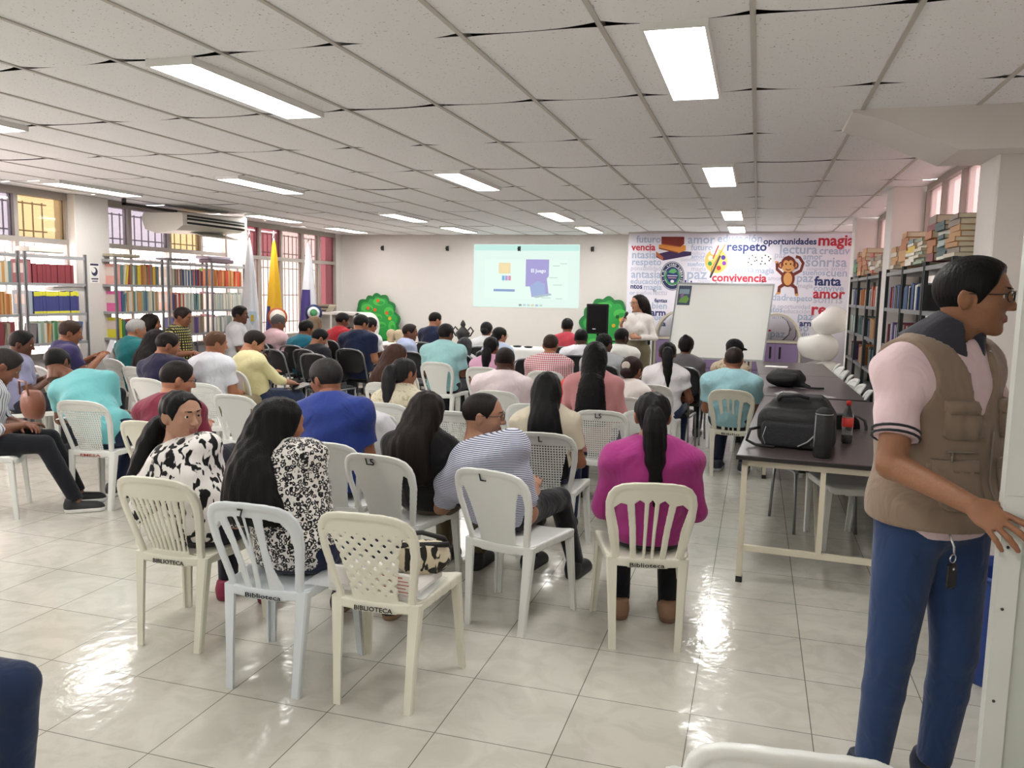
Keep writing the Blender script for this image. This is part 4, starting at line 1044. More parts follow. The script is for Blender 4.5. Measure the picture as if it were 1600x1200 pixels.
# table under a white cloth along the front, with its things
clm = mat('white_tablecloth', '#e9e9e8', .7, bump=(6, .3))
ct = empty('front_table', (-5.9, 12.15, 0), 0, 'long front table under a white cloth below the projected page', 'table')
b = MB(); n = 40
rings = []
for z, o in ((.02, .045), (.40, .03), (.70, .012), (.742, .004), (.75, -.006)):
    ring = []
    per = [(0, 0), (3.0, 0), (3.0, .62), (0, .62)]
    for e in range(4):
        a, c = per[e], per[(e + 1) % 4]; nn = 24 if e % 2 == 0 else 6
        for k in range(nn):
            t_ = k / nn; x, y = a[0] + (c[0] - a[0]) * t_, a[1] + (c[1] - a[1]) * t_
            w = o + (.016 * math.sin(k * 2.1 + e) * (1 - z / .75) if z < .7 else 0)
            x += (w if e == 1 else -w if e == 3 else 0) + (-w if (e == 0 and k == 0) else 0); y += (-w if e == 0 else w if e == 2 else 0)
            ring.append((x, y, z))
    rings.append(ring)
b.loft(rings, None, True, True); b.build('tablecloth', clm, ct)
for i, (x, y) in enumerate(((-3.5, 12.45), (-3.3, 12.4))):
    o = MB().lathe([(0, 0), (.05, 0), (.07, .012), (.072, .02), (.03, .028), (0, .03)], 20).build('dark_dish', blk, None, (x, y, .75))
    tag(o, 'small black dish on the white cloth, %s' % ('the one toward the windows', 'the one toward the loudspeaker')[i], 'dish', 'black dishes on the white cloth')
tr = empty('black_ornament', (-4.40, 12.35, .75), 0, 'black figured ornament with two curled arms on the front table', 'ornament')
MB().lathe([(0, 0), (.10, 0), (.08, .03), (.05, .05), (.09, .12), (.12, .20), (.06, .27), (.03, .30), (.045, .34), (.03, .38), (.0, .42)], 18).build('body', blk, tr)
for s in (-1, 1): MB().tube([(s * .05, 0, .13), (s * .13, 0, .16), (s * .18, 0, .24), (s * .13, 0, .30), (s * .09, 0, .25)], .014).build('arm', blk, tr)
for i, (x, z) in enumerate(((-5.70, 0), (-5.56, .01))):
    o = MB().lathe([(0, 0), (.05, 0), (.06, .02), (.045, .05), (.075, .10), (.085, .15), (.06, .20), (.03, .215), (0, .22)], 18).build('clay_jar', mat('beige_clay', '#b9a88c', .7, var=.1), None, (x, 12.4, .75))
    tag(o, 'beige rounded clay jar on the white cloth, %s' % ('nearer the painted tree', 'nearer the men in blue')[i], 'jar', 'beige clay jars')

# white curved bookcase in the corner behind the flags
wb_m = mat('white_melamine', '#dcdad6', .4)
bc = empty('corner_bookcase', (-7.25, 12.25, 0), 0, 'white low bookcase with a curved end in the window corner', 'bookcase'); bc.scale = (1, 1, 1.13)
MB().box((0, 0, 1.05), (1.02, .42, 1.09)).box((0, 0, .62), (.95, .42, .65)).box((0, 0, .18), (.95, .42, .21)).build('shelf_board', wb_m, bc)
MB().box((0, .4, 0), (1.0, .42, 1.05)).build('back_panel', wb_m, bc)
pts = [(1.0 + .20 * math.sin(R(a)), 1.09 - .20 * (1 - math.cos(R(a)))) for a in range(0, 91, 10)]
b = MB(); b.poly([(.93, 1.05)] + [(x, z) for x, z in ((.93, 0), (.97, 0), (1.2, .85))] + pts[::-1], -.42, -.0, ROTW)
b.build('curved_side', wb_m, bc)
MB().box((0, 0, 0), (.03, .42, 1.05)).box((.48, 0, 0), (.51, .42, 1.05)).build('upright', wb_m, bc)
for i in range(11):
    c = ['#7b2f38', '#d98aa8', '#2d2b33', '#8d7f70', '#3c3f7a'][i % 5]
    put_book(-7.22 + .53 + .036 * i, 12.27, .736, .032, .2, .20 + .02 * (i % 3), 0, 0, c, '%s book, %s from the window in the corner bookcase' % (CN[c], ORD[i]), 'books in the corner bookcase')
for i in range(4):
    put_book(-7.2 + .02 * i, 12.27, 1.233 + .03 * i + .03, .03, .26, .34, 0, 0, ['#2d2b33', '#8d7f70'][i % 2], '%s book lying on the corner bookcase, %s from the bottom' % (['black', 'brown grey'][i % 2], ORD[i]), 'books piled on the corner bookcase', (0, R(90), 0))

# ------------------------------------------------------------------ whiteboard on its stand
alg = mat('grey_aluminium', '#9a9ea0', .4, .6)
wbo = empty('whiteboard', (-.35, 11.75, 0), R(-2), 'big white board in a grey frame on a stand in front of the mural', 'whiteboard')
LM = Matrix.Translation((0, 0, .76)) @ Matrix.Rotation(R(-7), 4, 'X')
S_ = Matrix.Identity(4); S_[0][2] = .08
MM = LM @ S_
MB().box((-.67, -.008, .0), (.63, .008, 1.04), MM).build('board', mat('white_board_face', '#e8e9e6', .25), wbo)
MB().box((-.69, -.016, -.025), (.65, .016, .0), MM).box((-.69, -.016, 1.04), (.65, .016, 1.065), MM).box((-.69, -.016, -.0), (-.67, .016, 1.04), MM).box((.63, -.016, 0), (.65, .016, 1.04), MM).build('frame', alg, wbo)
for s in (-.6, .58): MB().tube([(s, .02, .82), (s, .06, .1)], .016).tube([(s, -.25, .03), (s, .06, .1), (s, .35, .03)], .016).build('stand_leg', alg, wbo)
ps = empty('poster', (-.35, 11.75, 0), R(-2), 'dark blue and green printed sheet stuck on the whiteboard', 'poster')
MB().box((-.655, -.0115, .74), (-.475, -.0095, 1.02), MM).build('sheet', mat('poster_navy', '#39465c', .5), ps)
MB().box((-.64, -.0135, .90), (-.50, -.0118, .97), MM).build('printed_title', mat('poster_pale', '#7f93a0', .5), ps)
MB().poly([(-.64, .78), (-.52, .77), (-.49, .83), (-.53, .88), (-.6, .86)], .0118, .0138, MM @ ROTW).build('printed_leaf', mat('poster_green', '#63913f', .5), ps)
MB().poly([(-.62, .86), (-.58, .84), (-.57, .90), (-.61, .91)], .0118, .0142, MM @ ROTW).build('printed_patch', mat('poster_mauve', '#81608e', .5), ps)

# ------------------------------------------------------------------ purple arched cabinets
pur = mat('purple_melamine', '#8b76a0', .45); crm = mat('cream_arch_trim', '#cdc6b6', .45); wine = mat('wine_panel', '#5c2a33', .5)
def arched(x0, w, label, y=12.62):
    t = empty('arched_cabinet', (x0, y, 0), 0, label, 'cabinet', 'purple cabinets with cream arched tops'); r = w / 2; d = .38
    o, i_ = [], []
    for a in range(0, 181, 12):
        o.append((r - r * math.cos(R(a)), .98 + .42 * math.sin(R(a)))); i_.append((r - (r - .035) * math.cos(R(a)), .98 + .385 * math.sin(R(a))))
    ring = [(0, .0)] + o + [(w, 0), (w - .035, 0)] + i_[::-1] + [(.035, 0)]
    n = len(ring)
    b = MB(); b.poly(ring[::-1], -d, 0, ROTW); b.build('arch_frame', crm, t)
    MB().box((.035, .0, .955), (w - .035, d, .985)).box((.035, 0, .03), (w - .035, d, .06)).build('shelf_board', crm, t)
    MB().box((.035, .36, .03), (w - .035, .375, .98)).build('back_panel', wine, t)
    for k, s in enumerate((0, 1)):
        a = .04 + s * (w / 2 - .04) ; bb_ = w / 2 - .004 + s * (w / 2 - .036)
        dr = MB().box((a, -.012, .54), (bb_, .004, .945)).build('door', pur, t); lo = MB().box((a, -.012, .07), (bb_, .004, .53)).build('door', pur, t)
        hx = w / 2 + (-.085 if s == 0 else .05)
        MB().rbox((hx, -.016, .72), (hx + .03, -.011, .90), .004).build('handle_slot', blk, dr)
    return t
arched(.10, .72, 'purple cabinet with a cream arched top and black slots, beside the white shell seats')
arched(-.62, .70, 'purple arched cabinet standing behind the middle of the whiteboard')
arched(-1.34, .70, 'purple arched cabinet partly behind the whiteboard edge with the sheet')
ws = empty('book_shelf', (-1.78, 12.5, 0), 0, 'small white open bookshelf between the presenter and the whiteboard', 'bookshelf')
MB().box((0, 0, 0), (.02, .32, 1.2)).box((.40, 0, 0), (.42, .32, 1.2)).build('side_panel', wb_m, ws)
for z in (.1, .48, .84, 1.18): MB().box((.02, .0, z), (.40, .32, z + .02)).build('shelf_board', wb_m, ws)
MB().box((.02, .30, .0), (.40, .315, 1.2)).build('back_panel', wine, ws)
for r_, z in enumerate((.50, .86)):
    for i in range(8):
        c = [['#3f5a86', '#8d7f70', '#2d2b33', '#5d7a7c'], ['#3f7a4c', '#2d2b33', '#b98a55', '#2f4f50']][r_][i % 4]
        put_book(-1.75 + .042 * i, 12.52, z, .036, .2, .22 + .02 * (i % 3), 0, 0, c, '%s book, %s along the %s shelf beside the presenter' % (CN[c], ORD[i], ('lower', 'upper')[r_]), 'books on the small white bookshelf')

# stacked white shell seats at the end of the mural
shm = mat('glossy_white_shell', '#e3e2de', .18)
def shell(x, y, z, r, hgt, tilt, label):
    o = sdf_obj('shell_seat', (-.4, -.4, -.3), (.4, .4, .35), .014, lambda F: (F.ell((0, 0, 0), (r, r * .95, hgt), .02), F.ell((-.12, 0, hgt * .75), (r * .55, r * .6, hgt * .6), .05, op='s'), F.plane((0, 0, -hgt * .82), (0, 0, -1))), shm, None, (x, y, z), (0, R(tilt), 0))
    return tag(o, label, 'seat', 'glossy white shell seats')
shell(1.08, 12.45, .60, .30, .17, 0, 'glossy white rounded shell seat at the bottom of the stack')
shell(1.04, 12.42, .94, .29, .23, 12, 'glossy white rounded shell seat in the middle of the stack')
shell(1.18, 12.40, 1.31, .26, .22, -14, 'glossy white rounded shell seat on top of the stack')
stp = empty('low_stand', (1.06, 12.45, 0), 0, 'low brown stand carrying the white shell seats', 'stand')
MB().rbox((-.3, -.25, .40), (.3, .25, .45), .01).build('tabletop', mat('brown_wood', '#7d6650', .5), stp)
for sx_ in (-.26, .26):
    for sy_ in (-.2, .2): MB().box((sx_ - .02, sy_ - .02, 0), (sx_ + .02, sy_ + .02, .40)).build('leg', mat('brown_wood', '#7d6650', .5), stp)

# blue bin behind the man in the vest, notice on the white column
bn = empty('waste_bin', (1.27, 3.85, 0), 0, 'tall blue plastic bin behind the legs of the man in the vest', 'bin')
blue = mat('blue_plastic', '#23418c', .4)
MB().lathe([(0, .0), (.16, 0), (.165, .02), (.185, .46), (.19, .48), (.178, .48), (.17, .44), (.155, .03), (0, .03)], 28).build('body', blue, bn)
MB().tube([(.19 * math.cos(R(12 * i)), .19 * math.sin(R(12 * i)), .48) for i in range(30)], .012, 8, closed=True).build('rim', blue, bn)
sg = empty('notice', (-7.199, 7.54, 1.75), R(90), 'small white notice with a dark blue logo on the white column', 'notice')
MB().box((0, 0, -.11), (.14, .003, .12)).build('sheet', paper, sg)
nv = mat('notice_navy', '#2f3358', .5)
MB().box((.01, -.002, .09), (.13, -.0003, .112)).box((.02, -.002, -.07), (.12, -.0003, -.055)).box((.03, -.002, -.095), (.11, -.0003, -.085)).build('printed_bar', nv, sg)
q = MB(); q.poly([(.07 + .045 * math.cos(R(a)), .02 + .05 * math.sin(R(a))) for a in range(0, 360, 20)], .0004, .002, ROTW); q.build('printed_logo', nv, sg)
q = MB(); q.poly([(.055 + .03 * math.cos(R(a)), .035 + .03 * math.sin(R(a))) for a in range(0, 360, 30)], .002, .003, ROTW); q.build('printed_logo', paper, sg)
# ------------------------------------------------------------------ people
V3 = lambda *a: np.array(a, float)
def unit(v): v = np.array(v, float); return v / max(np.linalg.norm(v), 1e-9)
def rotz(a): c, s = math.cos(a), math.sin(a); return np.array([[c, -s, 0], [s, c, 0], [0, 0, 1.]])
def rotx(a): c, s = math.cos(a), math.sin(a); return np.array([[1, 0, 0], [0, c, -s], [0, s, c]])
def roty(a): c, s = math.cos(a), math.sin(a); return np.array([[c, 0, s], [0, 1, 0], [-s, 0, c]])

TPL = {}; LAST = {}
def head_tpl(h, female=False, slim=0):
    key = ('head', h, female)
    if key in TPL: return TPL[key]
    F = Field((-.10, -.135, -.16), (.10, .135, .125), h)
    j = .92 if female else 1.0
    F.ell((0, -.015, .025), (.075, .095, .085), .02)
    F.ell((0, .03, .03), (.064, .055, .062), .04)
    F.ell((0, .035, -.03), (.060 * j, .055, .062), .03)
    F.ell((0, .036, -.076), (.047 * j, .045, .034), .03)
    F.ell((0, .071, -.098), (.021 * j, .017, .015), .022)
    for s in (-1, 1):
        F.ell((s * .038, .060, -.022), (.022, .02, .02), .03)
        F.cone((s * .012, .089, .030), (s * .045, .076, .031), .007 if female else .009, .007, .015)
        F.ell((s * .031, .099, .011), (.019, .015, .012), .014, op='s')
    F.cone((0, .085, .020), (0, .109, -.024), .0075, .012, .012)
    for s in (-1, 1):
        F.ell((s * .0105, .100, -.0285), (.0085, .010, .007), .006)
        F.cone((s * .045, .0775, .0150), (s * .019, .0865, .0160), .0058, .0058, .005)
        F.cone((s * .044, .0775, .0010), (s * .020, .0850, .0015), .0038, .0038, .005)
    for z, r in ((-.0548, .0048), (-.0648, .0058)):
        for s in (-1, 1): F.cone((0, .0915, z), (s * .021, .083, -.0598), r, .0035, .006)
    F.cone((-.018, .0925, -.0598), (.018, .0925, -.0598), .0013, .0016, .003, op='s')
    for s in (-1, 1):
        F.ell((s * .077, -.012, -.006), (.0095, .020, .031), .008, roty(R(s * 8)) @ rotz(R(s * 18)))
        F.ell((s * .0875, -.006, -.004), (.006, .010, .017), .005, op='s')
    F.cone((0, -.025, -.05), (0, -.040, -.155), .054 * j, .055 * j, .035, flat=(False, True))
    P, Q = F.mesh(); C = P[Q].mean(1)
    lip = (np.abs(C[:, 0]) < .021) & (C[:, 1] > .086) & (C[:, 2] < -.0485) & (C[:, 2] > -.0715)
    TPL[key] = (P, Q, lip.astype(int)); return TPL[key]
def hand_tpl(pose, h):
    """right hand; +Y along the fingers, +Z back of the hand, thumb on -X"""
    key = ('hand', pose, h)
    if key in TPL: return TPL[key]
    F = Field((-.115, -.05, -.12), (.075, .215, .06), h)
    F.cone((0, -.03, 0), (0, .015, 0), .024, .026, .02)
    F.ell((.0, .050, -.002), (.040, .048, .0145), .02)
    F.ell((-.022, .03, -.008), (.018, .028, .016), .02)
    curl, spr, th = dict(relax=(.38, .05, .5), grip=(1.15, .0, 1.0), flat=(.12, .10, .2), spread=(.42, .17, .45))[pose]
    fing = [(-.030, .086, .068, .0088), (-.010, .092, .077, .0092), (.0105, .089, .071, .0088), (.029, .080, .056, .0078)]
    for n, (x, y, L, r) in enumerate(fing):
        p = V3(x, y - .012, -.001); a = curl * (.55 + .12 * n); d0 = (n - 1.4) * spr
        k1 = p
        for sgm, (fr, dr) in enumerate(((.50, .96), (.30, .88), (.24, .76))):
            dv = V3(math.sin(d0) * math.cos(a), math.cos(d0) * math.cos(a), -math.sin(a))
            p2 = p + dv * (L * fr + (.014 if sgm == 0 else 0)); F.cone(p, p2, r * (1.0 if sgm == 0 else dr + .08), r * dr, .004); p = p2; a += curl * (1.0 if sgm == 0 else .7)
    p = V3(-.028, .018, -.006); a = th
    for dv, L, r in ((V3(-.75, .62, -.25 - .2 * a), .038, .0115), (V3(-.5 + .35 * a, .8, -.3 - .45 * a), .030, .010), (V3(-.25 + .55 * a, .9, -.25 - .5 * a), .024, .0088)):
        p2 = p + unit(dv) * L; F.cone(p, p2, r, r * .9, .006); p = p2
    P, Q = F.mesh(); TPL[key] = (P, Q); return TPL[key]
def eye_me(col='#2a1a12'):
    if ('eye', col) in TPL: return TPL[('eye', col)]
    b = MB(); pr = [(.0108 * math.sin(R(a)), .0108 * math.cos(R(a))) for a in range(180, -1, -12)]
    b.lathe([(max(r, 0), z) for r, z in pr], 16, Matrix.Rotation(-math.pi / 2, 4, 'X'))
    me_v = [Vector(v) for v in b.v]
    b.m = [1 if sum((me_v[i] for i in f), Vector()).y / len(f) > .0092 else 0 for f in b.f]
    TPL[('eye', col)] = b.mesh('eye', [mat('eye_white', '#d9d4cc', .2), mat('iris', col, .15)]); return TPL[('eye', col)]
def shoe_me(up, sole):
    key = ('shoe', up, sole)
    if key in TPL: return TPL[key]
    F = Field((-.07, -.13, -.02), (.07, .19, .13), .009)
    F.cone((0, -.055, .045), (0, .10, .035), .042, .038, .03); F.cone((0, -.06, .06), (0, -.05, .10), .042, .044, .03)
    F.cone((0, -.06, .02), (0, .12, .02), .042, .045, .01); F.plane((0, 0, 0), (0, 0, -1)); F.plane((0, 0, .105), (0, 0, 1))
    P, Q = F.mesh(); c = P[Q].mean(1)
    TPL[key] = np_mesh('shoe', [(P, Q, (c[:, 2] < .026).astype(int))], [mat('shoe_upper', up, .6), mat('shoe_sole', sole, .6)]); return TPL[key]

def glasses(parent, M, col='#15151a'):
    key = ('glasses', col)
    if key not in TPL:
        b = MB()
        for s in (-1, 1):
            pts = [(s * .032 + .0225 * math.copysign(abs(math.cos(q)) ** .7, math.cos(q)), .106 - .010 * abs(math.cos(q)) * (1 if s * math.cos(q) > 0 else -.2), .008 + .0165 * math.copysign(abs(math.sin(q)) ** .75, math.sin(q))) for q in [2 * math.pi * k / 20 for k in range(20)]]
            b.tube(pts, .0019, 6, closed=True)
            b.tube([(s * .055, .097, .014), (s * .071, .06, .012), (s * .080, .0, .010), (s * .078, -.02, .0)], .0018, 6)
        b.tube([(-.0095, .107, .012), (0, .110, .014), (.0095, .107, .012)], .0018, 6)
        TPL[key] = b.mesh('glasses', mat('spectacle_frame', col, .35))
    o = bpy.data.objects.new('glasses', TPL[key]); link(o, parent); o.matrix_local = M; return o

def person(label, base, yaw, J, st):
    """J: joints in the person's own frame (facing +Y, floor at z=0); st: how they look and what they wear"""
    near = st.get('near', 0); fem = st.get('fem', False); bulk = st.get('bulk', 1.0)
    h = {0: .0165, 1: .0125, 2: .0095}[near]; hh = {0: .0085, 1: .0065, 2: .0048}[near]
    t = empty('person', (base[0], base[1], 0), yaw, label, 'person', None)
    sk = skin_mat(st.get('skin', '#8a5a3e')); lipm = mat('lips', st.get('lip', '#80493e'), .45)
    P0, C, P3 = J['pelvis'], J['mid'], J['neck']; HC = J['head']
    rgt_ = unit(J.get('right', (1, 0, 0)))
    def spine(u): return (1 - u) ** 2 * P0 + 2 * u * (1 - u) * C + u * u * P3
    def frame(u):
        tg = unit(2 * (1 - u) * (C - P0) + 2 * u * (P3 - C)); rr = unit(rgt_ - tg * (rgt_ @ tg)); return np.stack([rr, np.cross(tg, rr), tg], 1)
    ells = [(.0, .168, .125, .115), (.28, .128, .105, .12), (.56, .147, .118, .13), (.84, .150, .098, .10)] if fem else [(.0, .165, .125, .115), (.28, .150, .118, .13), (.56, .166, .125, .14), (.84, .172, .105, .105)]
    belly = st.get('belly', 0)
    fU = frame(.95)
    sh = (st.get('sh', .158 if fem else .180)) * (1 + (bulk - 1) * .6)
    Sj = {s: (J['S' + n] if 'S' + n in J else P3 + fU @ V3(s * sh, -.01, -.066)) for s, n in ((1, 'R'), (-1, 'L'))}
    ar = (.86 if fem else 1.0) * (1 + (bulk - 1) * .9)
    nr = .047 if fem else .054
    def torso(F, inf, k=.07, neck=True):
        for q in range(5):
            F.cone(spine(q * .18), spine(q * .18 + .18), .098 * bulk * (.9 if fem else 1) + inf, .098 * bulk * (.9 if fem else 1) + inf, k)
        for u, rx, ry, rz in ells:
            y_off = belly * .5 if u == .28 else 0
            F.ell(spine(u) + frame(u) @ V3(0, y_off, 0), (rx * bulk + inf, (ry + (belly * .6 if u < .6 else 0)) * bulk + inf, rz + inf), k, frame(u))
        if fem and st.get('bust', 1):
            for s in (-1, 1): F.ell(spine(.60) + frame(.6) @ V3(s * .07, .10 * bulk, .0), (.06 + inf, .055 + inf, .06 + inf), .05, frame(.6))
        for s in (-1, 1):
            F.cone(P3 + fU @ V3(0, -.012, -.040), Sj[s] + fU @ V3(0, 0, .0), .058 * bulk + inf, .055 * ar + inf, k)
            F.cone(spine(.78), Sj[s], .075 * bulk + inf, .056 * ar + inf, k)
        if neck: F.cone(P3 + V3(0, 0, -.03), HC + J['HR'] @ V3(0, -.028, -.06), nr + .006, nr, .045)
    def arms(F, inf, upto=2.0, k=.03, ends=True):
        for s, n in ((1, 'R'), (-1, 'L')):
            E, W = J['E' + n], J['W' + n]; r0, r1, r2 = .053 * ar + inf, .043 * ar + inf * .9, .028 * ar + inf * .8
            if upto >= 1:
                F.cone(Sj[s], E, r0, r1, k)
                f = min(upto - 1, 1); W2 = E + (W - E) * f
                F.cone(E, W2, r1, r1 + (r2 - r1) * f, k * .6, flat=(False, upto < 2 or inf > 0))
            else:
                E2 = Sj[s] + (E - Sj[s]) * upto; F.cone(Sj[s], E2, r0 + .006, r0 + (r1 - r0) * upto + .010, k, flat=(False, True))
    lw = st.get('legw', 1.0)
    def legs(F, inf, k=.03, cut=None):
        for n in 'RL':
            Hj, K, A = J['B' + n], J['K' + n], J['A' + n]
            F.cone(Hj, K, .084 * lw * bulk ** .5 + inf, .058 * lw + inf, .05); F.cone(K, K + (A - K) * .35, .057 * lw + inf, .053 * lw + inf, .012)
            F.cone(K + (A - K) * .35, A, .053 * lw + inf, (.036 if inf <= 0 else .043) * lw + inf, .01, flat=(False, inf > 0))
    allp = [P0, P3, HC] + list(Sj.values()) + [J[a + n] for a in 'EWBKA' for n in 'RL']
    lo = np.min(allp, 0) - .2; hi = np.max(allp, 0) + .2; lo[2] = max(lo[2], -.02)
    # body: one continuous skin surface, with head and hands grown on
    F = Field(lo, hi, h); inn = -.010
    torso(F, inn); arms(F, -.002); legs(F, -.010)
    for n in 'RL': F.cone(J['A' + n], J['A' + n] + V3(0, .0, -.03), .032, .034, .02)
    parts = [F.mesh() + (0,)]
    hp, hq, hl = head_tpl(hh, fem); hs = st.get('hs', 1.0)
    parts.append((hp * hs @ J['HR'].T + HC, hq, hl))
    for s, n in ((1, 'R'), (-1, 'L')):
        pp, qq = hand_tpl(st.get('hand' + n, 'relax'), .0042 if near else .0062)
        pp = pp * np.array([s, 1, 1]) * (.88 if fem else .96)
        qq = qq if s > 0 else qq[:, ::-1]
        d = unit(J.get('HD' + n, J['W' + n] - J['E' + n])); z = V3(*J.get('HZ' + n, (0, .1, 1.))); z = unit(z - d * (z @ d)); x = np.cross(d, z)
        parts.append((pp @ np.stack([x, d, z], 1).T + J['W' + n], qq, 0))
    inst('body', np_mesh('body', parts, [sk, lipm]), t)
    MH = Matrix.Translation(Vector(HC)) @ Matrix([list(r) for r in J['HR']]).to_4x4() @ Matrix.Scale(hs, 4)
    for s in (-1, 1):
        o = bpy.data.objects.new('eye', eye_me()); link(o, t); o.matrix_local = MH @ Matrix.Translation((s * .0315, .0785, .0085))
    # trousers / skirt
    F = Field(lo, hi, h); pants = st.get('pants', '#23283a')
    tk = .012 if st.get('tuck') else .004
    for u, rx, ry, rz in ells[:2 if st.get('tuck') else 1]: F.ell(spine(u), (rx * bulk + tk, ry * bulk + tk, rz + tk), .05, frame(u))
    legs(F, .006 if not st.get('wide') else .016); F.plane(spine(.30 if not st.get('tuck') else .36), frame(.3)[:, 2])
    if st.get('skirt'):
        for n in 'RL': pass
    LAST['torso'] = torso; LAST['S'] = Sj
    inst('trousers', np_mesh('trousers', [F.mesh() + (0,)], [cloth(pants)]), t)
    # shoes
    if st.get('shoes', True):
        up, so = st.get('shoe', ('#1d1d20', '#2c2a28'))
        for n in 'RL':
            A = J['A' + n]; a = J.get('toe' + n, 0); o = inst('shoe', shoe_me(up, so), t, (A[0] - .02 * math.sin(a), A[1] + .02, max(A[2] - .085, 0)), (J.get('tp' + n, 0), 0, a))
    # shirt
    col, pat, c2, sc_ = (list(st['shirt']) + [None, '#101014', 1.0][len(st['shirt']) - 1:])[:4] if isinstance(st['shirt'], (tuple, list)) else (st['shirt'], None, '#101014', 1.0)
    sleeve = st.get('sleeve', .62)
    F = Field(lo, hi, h); torso(F, .008 + st.get('loose', 0), neck=False)
    if sleeve > 0: arms(F, .008, sleeve)
    X, Y, Z = F.ax[0][:, None, None], F.ax[1][None, :, None], F.ax[2][None, None, :]
    ph = rng.uniform(0, 6)
    F.v = F.v + (.0035 * np.sin(31 * Z + 9 * X + ph) * np.sin(17 * Y + 11 * X + ph) + .003 * np.sin(47 * Z - 21 * X + 13 * Y)).astype(np.float32)
    hem = st.get('hem', .0)
    F.plane(spine(0) + V3(0, 0, -.075 - hem if not st.get('tuck') else .12), (0, 0, -1))
    nb = P3 + fU @ V3(0, .02, .035)
    F.cone(nb - V3(0, 0, .06), nb + V3(0, 0, .2), nr + (.012 if not st.get('vneck') else .03), nr + .03, .01, op='s')
    if sleeve <= 0:
        for s in (-1, 1): F.cone(Sj[s] + fU @ V3(s * .055, 0, -.06), Sj[s] + fU @ V3(s * .05, 0, .1), .055, .055, .01, op='s')
    so = inst('shirt', np_mesh('shirt', [F.mesh() + (0,)], [cloth(col, pat, c2, sc_)]), t)
    if st.get('collar'):
        cz = st.get('csize', 1.0)
        cc = st['collar'] if isinstance(st['collar'], str) else col
        F = Field(P3 - .16, P3 + .16, .0055 if near else .008); ax = unit(HC + J['HR'] @ V3(0, -.028, -.06) - P3); b0 = P3 + fU @ V3(0, .0, -.025)
        F.cone(b0, b0 + ax * .072 * cz, nr + .052 * cz, nr + .021, .0, flat=(True, True)); F.cone(b0 - ax * .02, b0 + ax * .10, nr + .040 * cz, nr - .002, .0, op='s')
        F.cone(P3 + fU @ V3(0, .13, -.06), P3 + fU @ V3(0, .10, .10), .045, .022, .0, op='s')
        inst('collar', np_mesh('collar', [F.mesh() + (0,)], [cloth(cc, pat if cc == col else None, c2, sc_)]), t)
        if isinstance(st.get('trim'), str):
            pts = [b0 + ax * .014 + fU @ V3((nr + .045 * cz) * math.cos(q), (nr + .045 * cz) * math.sin(q), 0) for q in [R(a) for a in range(125, 416, 15)]]
            MB().tube(pts, .005, 6).build('collar_stripe', cloth(st['trim']), t)
    if st.get('cuffs'):
        for s, n in ((1, 'R'), (-1, 'L')):
            b = MB(); E2 = Sj[s] + (J['E' + n] - Sj[s]) * min(sleeve, 1); d = unit(J['E' + n] - Sj[s]); u = unit(np.cross(d, V3(.3, 1, .2))); w = np.cross(d, u); rr = .053 * ar + (-.010 * ar) * sleeve + .0195
            for off in (-.006, -.024):
                b.tube([E2 + d * off + rr * (math.cos(q) * u + math.sin(q) * w) for q in [2 * math.pi * k / 18 for k in range(18)]], .0042, 6, closed=True)
                b.build('sleeve_stripe', cloth(st['cuffs']), t); b = MB()
    # hair
    hk, hc = st.get('hair', ('short', '#171413')); hl_ = st.get('hlen', .5)
    HRm = J['HR']; G_ = lambda x, y, z: HC + hs * (HRm @ V3(x, y, z))
    def planeH(F, p, n): F.plane(G_(*p), HRm @ V3(*n))
    hb = {0: .0095, 1: .0075, 2: .0055}[near]
    if hk in ('short', 'fade', 'bald', 'thin', 'spiky'):
        F = Field(HC - .155, HC + .155, hb)
        a = {'short': .0075, 'fade': .0035, 'bald': .003, 'thin': .0035, 'spiky': .006}[hk]
        F.ell(G_(0, -.017, .028), np.array((.075 + a, .095 + a, .086 + a)) * hs, .01, HRm); F.ell(G_(0, .026, .034), np.array((.0685 + a, .058 + a, .062 + a)) * hs, .04, HRm) if hk != 'bald' else None
        if hk in ('short', 'fade', 'spiky'):
            F.ell(G_(0, .004, .062), np.array((.066, .083, .058 if hk != 'spiky' else .066)) * hs, .03, HRm)
        rec = .012 if hk == 'thin' else 0
        planeH(F, (0, .073 - rec, .074), (0, 1, -.20)); planeH(F, (0, .060 - rec, .032), (0, .85, -.52)); planeH(F, (0, -.09, -.064 if hk == 'short' else -.050), (0, .30, -1))
        for s in (-1, 1): F.ell(G_(s * .085, .004, -.014), (.02, .026, .031), .005, HRm, op='s')
        if hk == 'bald': planeH(F, (0, 0, .042), (0, .35, 1))
    else:
        zend = HC[2] - hl_ if hk in ('long', 'curly') else HC[2] - .2
        lo2 = HC - .25; hi2 = HC + .17; lo2[2] = min(HC[2] - .2, HC[2] - hl_ - .08); lo2[:2] -= .12
        hi2[:2] += .08
        F = Field(lo2, hi2, hb)
        F.ell(G_(0, -.020, .028), np.array((.083, .100, .091)) * hs, .01, HRm)
        F.ell(G_(0, .026, .034), np.array((.0745, .064, .068)) * hs, .04, HRm)
        if hk in ('long', 'curly'):
            for s in (-1, 1): F.ell(G_(s * .062, -.015, -.02), (.030, .05, .05), .02, HRm)
        F.ell(G_(0, -.06, -.03), (.06, .05, .05), .02, HRm)
        planeH(F, (0, .070, .076), (0, 1, -.25)); planeH(F, (0, .060, .034), (0, .85, -.50)) if hk != 'long' else planeH(F, (0, .056, .034), (0, .95, -.3))
        if hk in ('ponytail', 'bun', 'lowbun'):
            for s in (-1, 1): F.ell(G_(s * .086, .004, -.014), (.022, .026, .031), .005, HRm, op='s')
            planeH(F, (0, -.09, -.085), (0, .3, -1))
        back = -frame(.9)[:, 1]
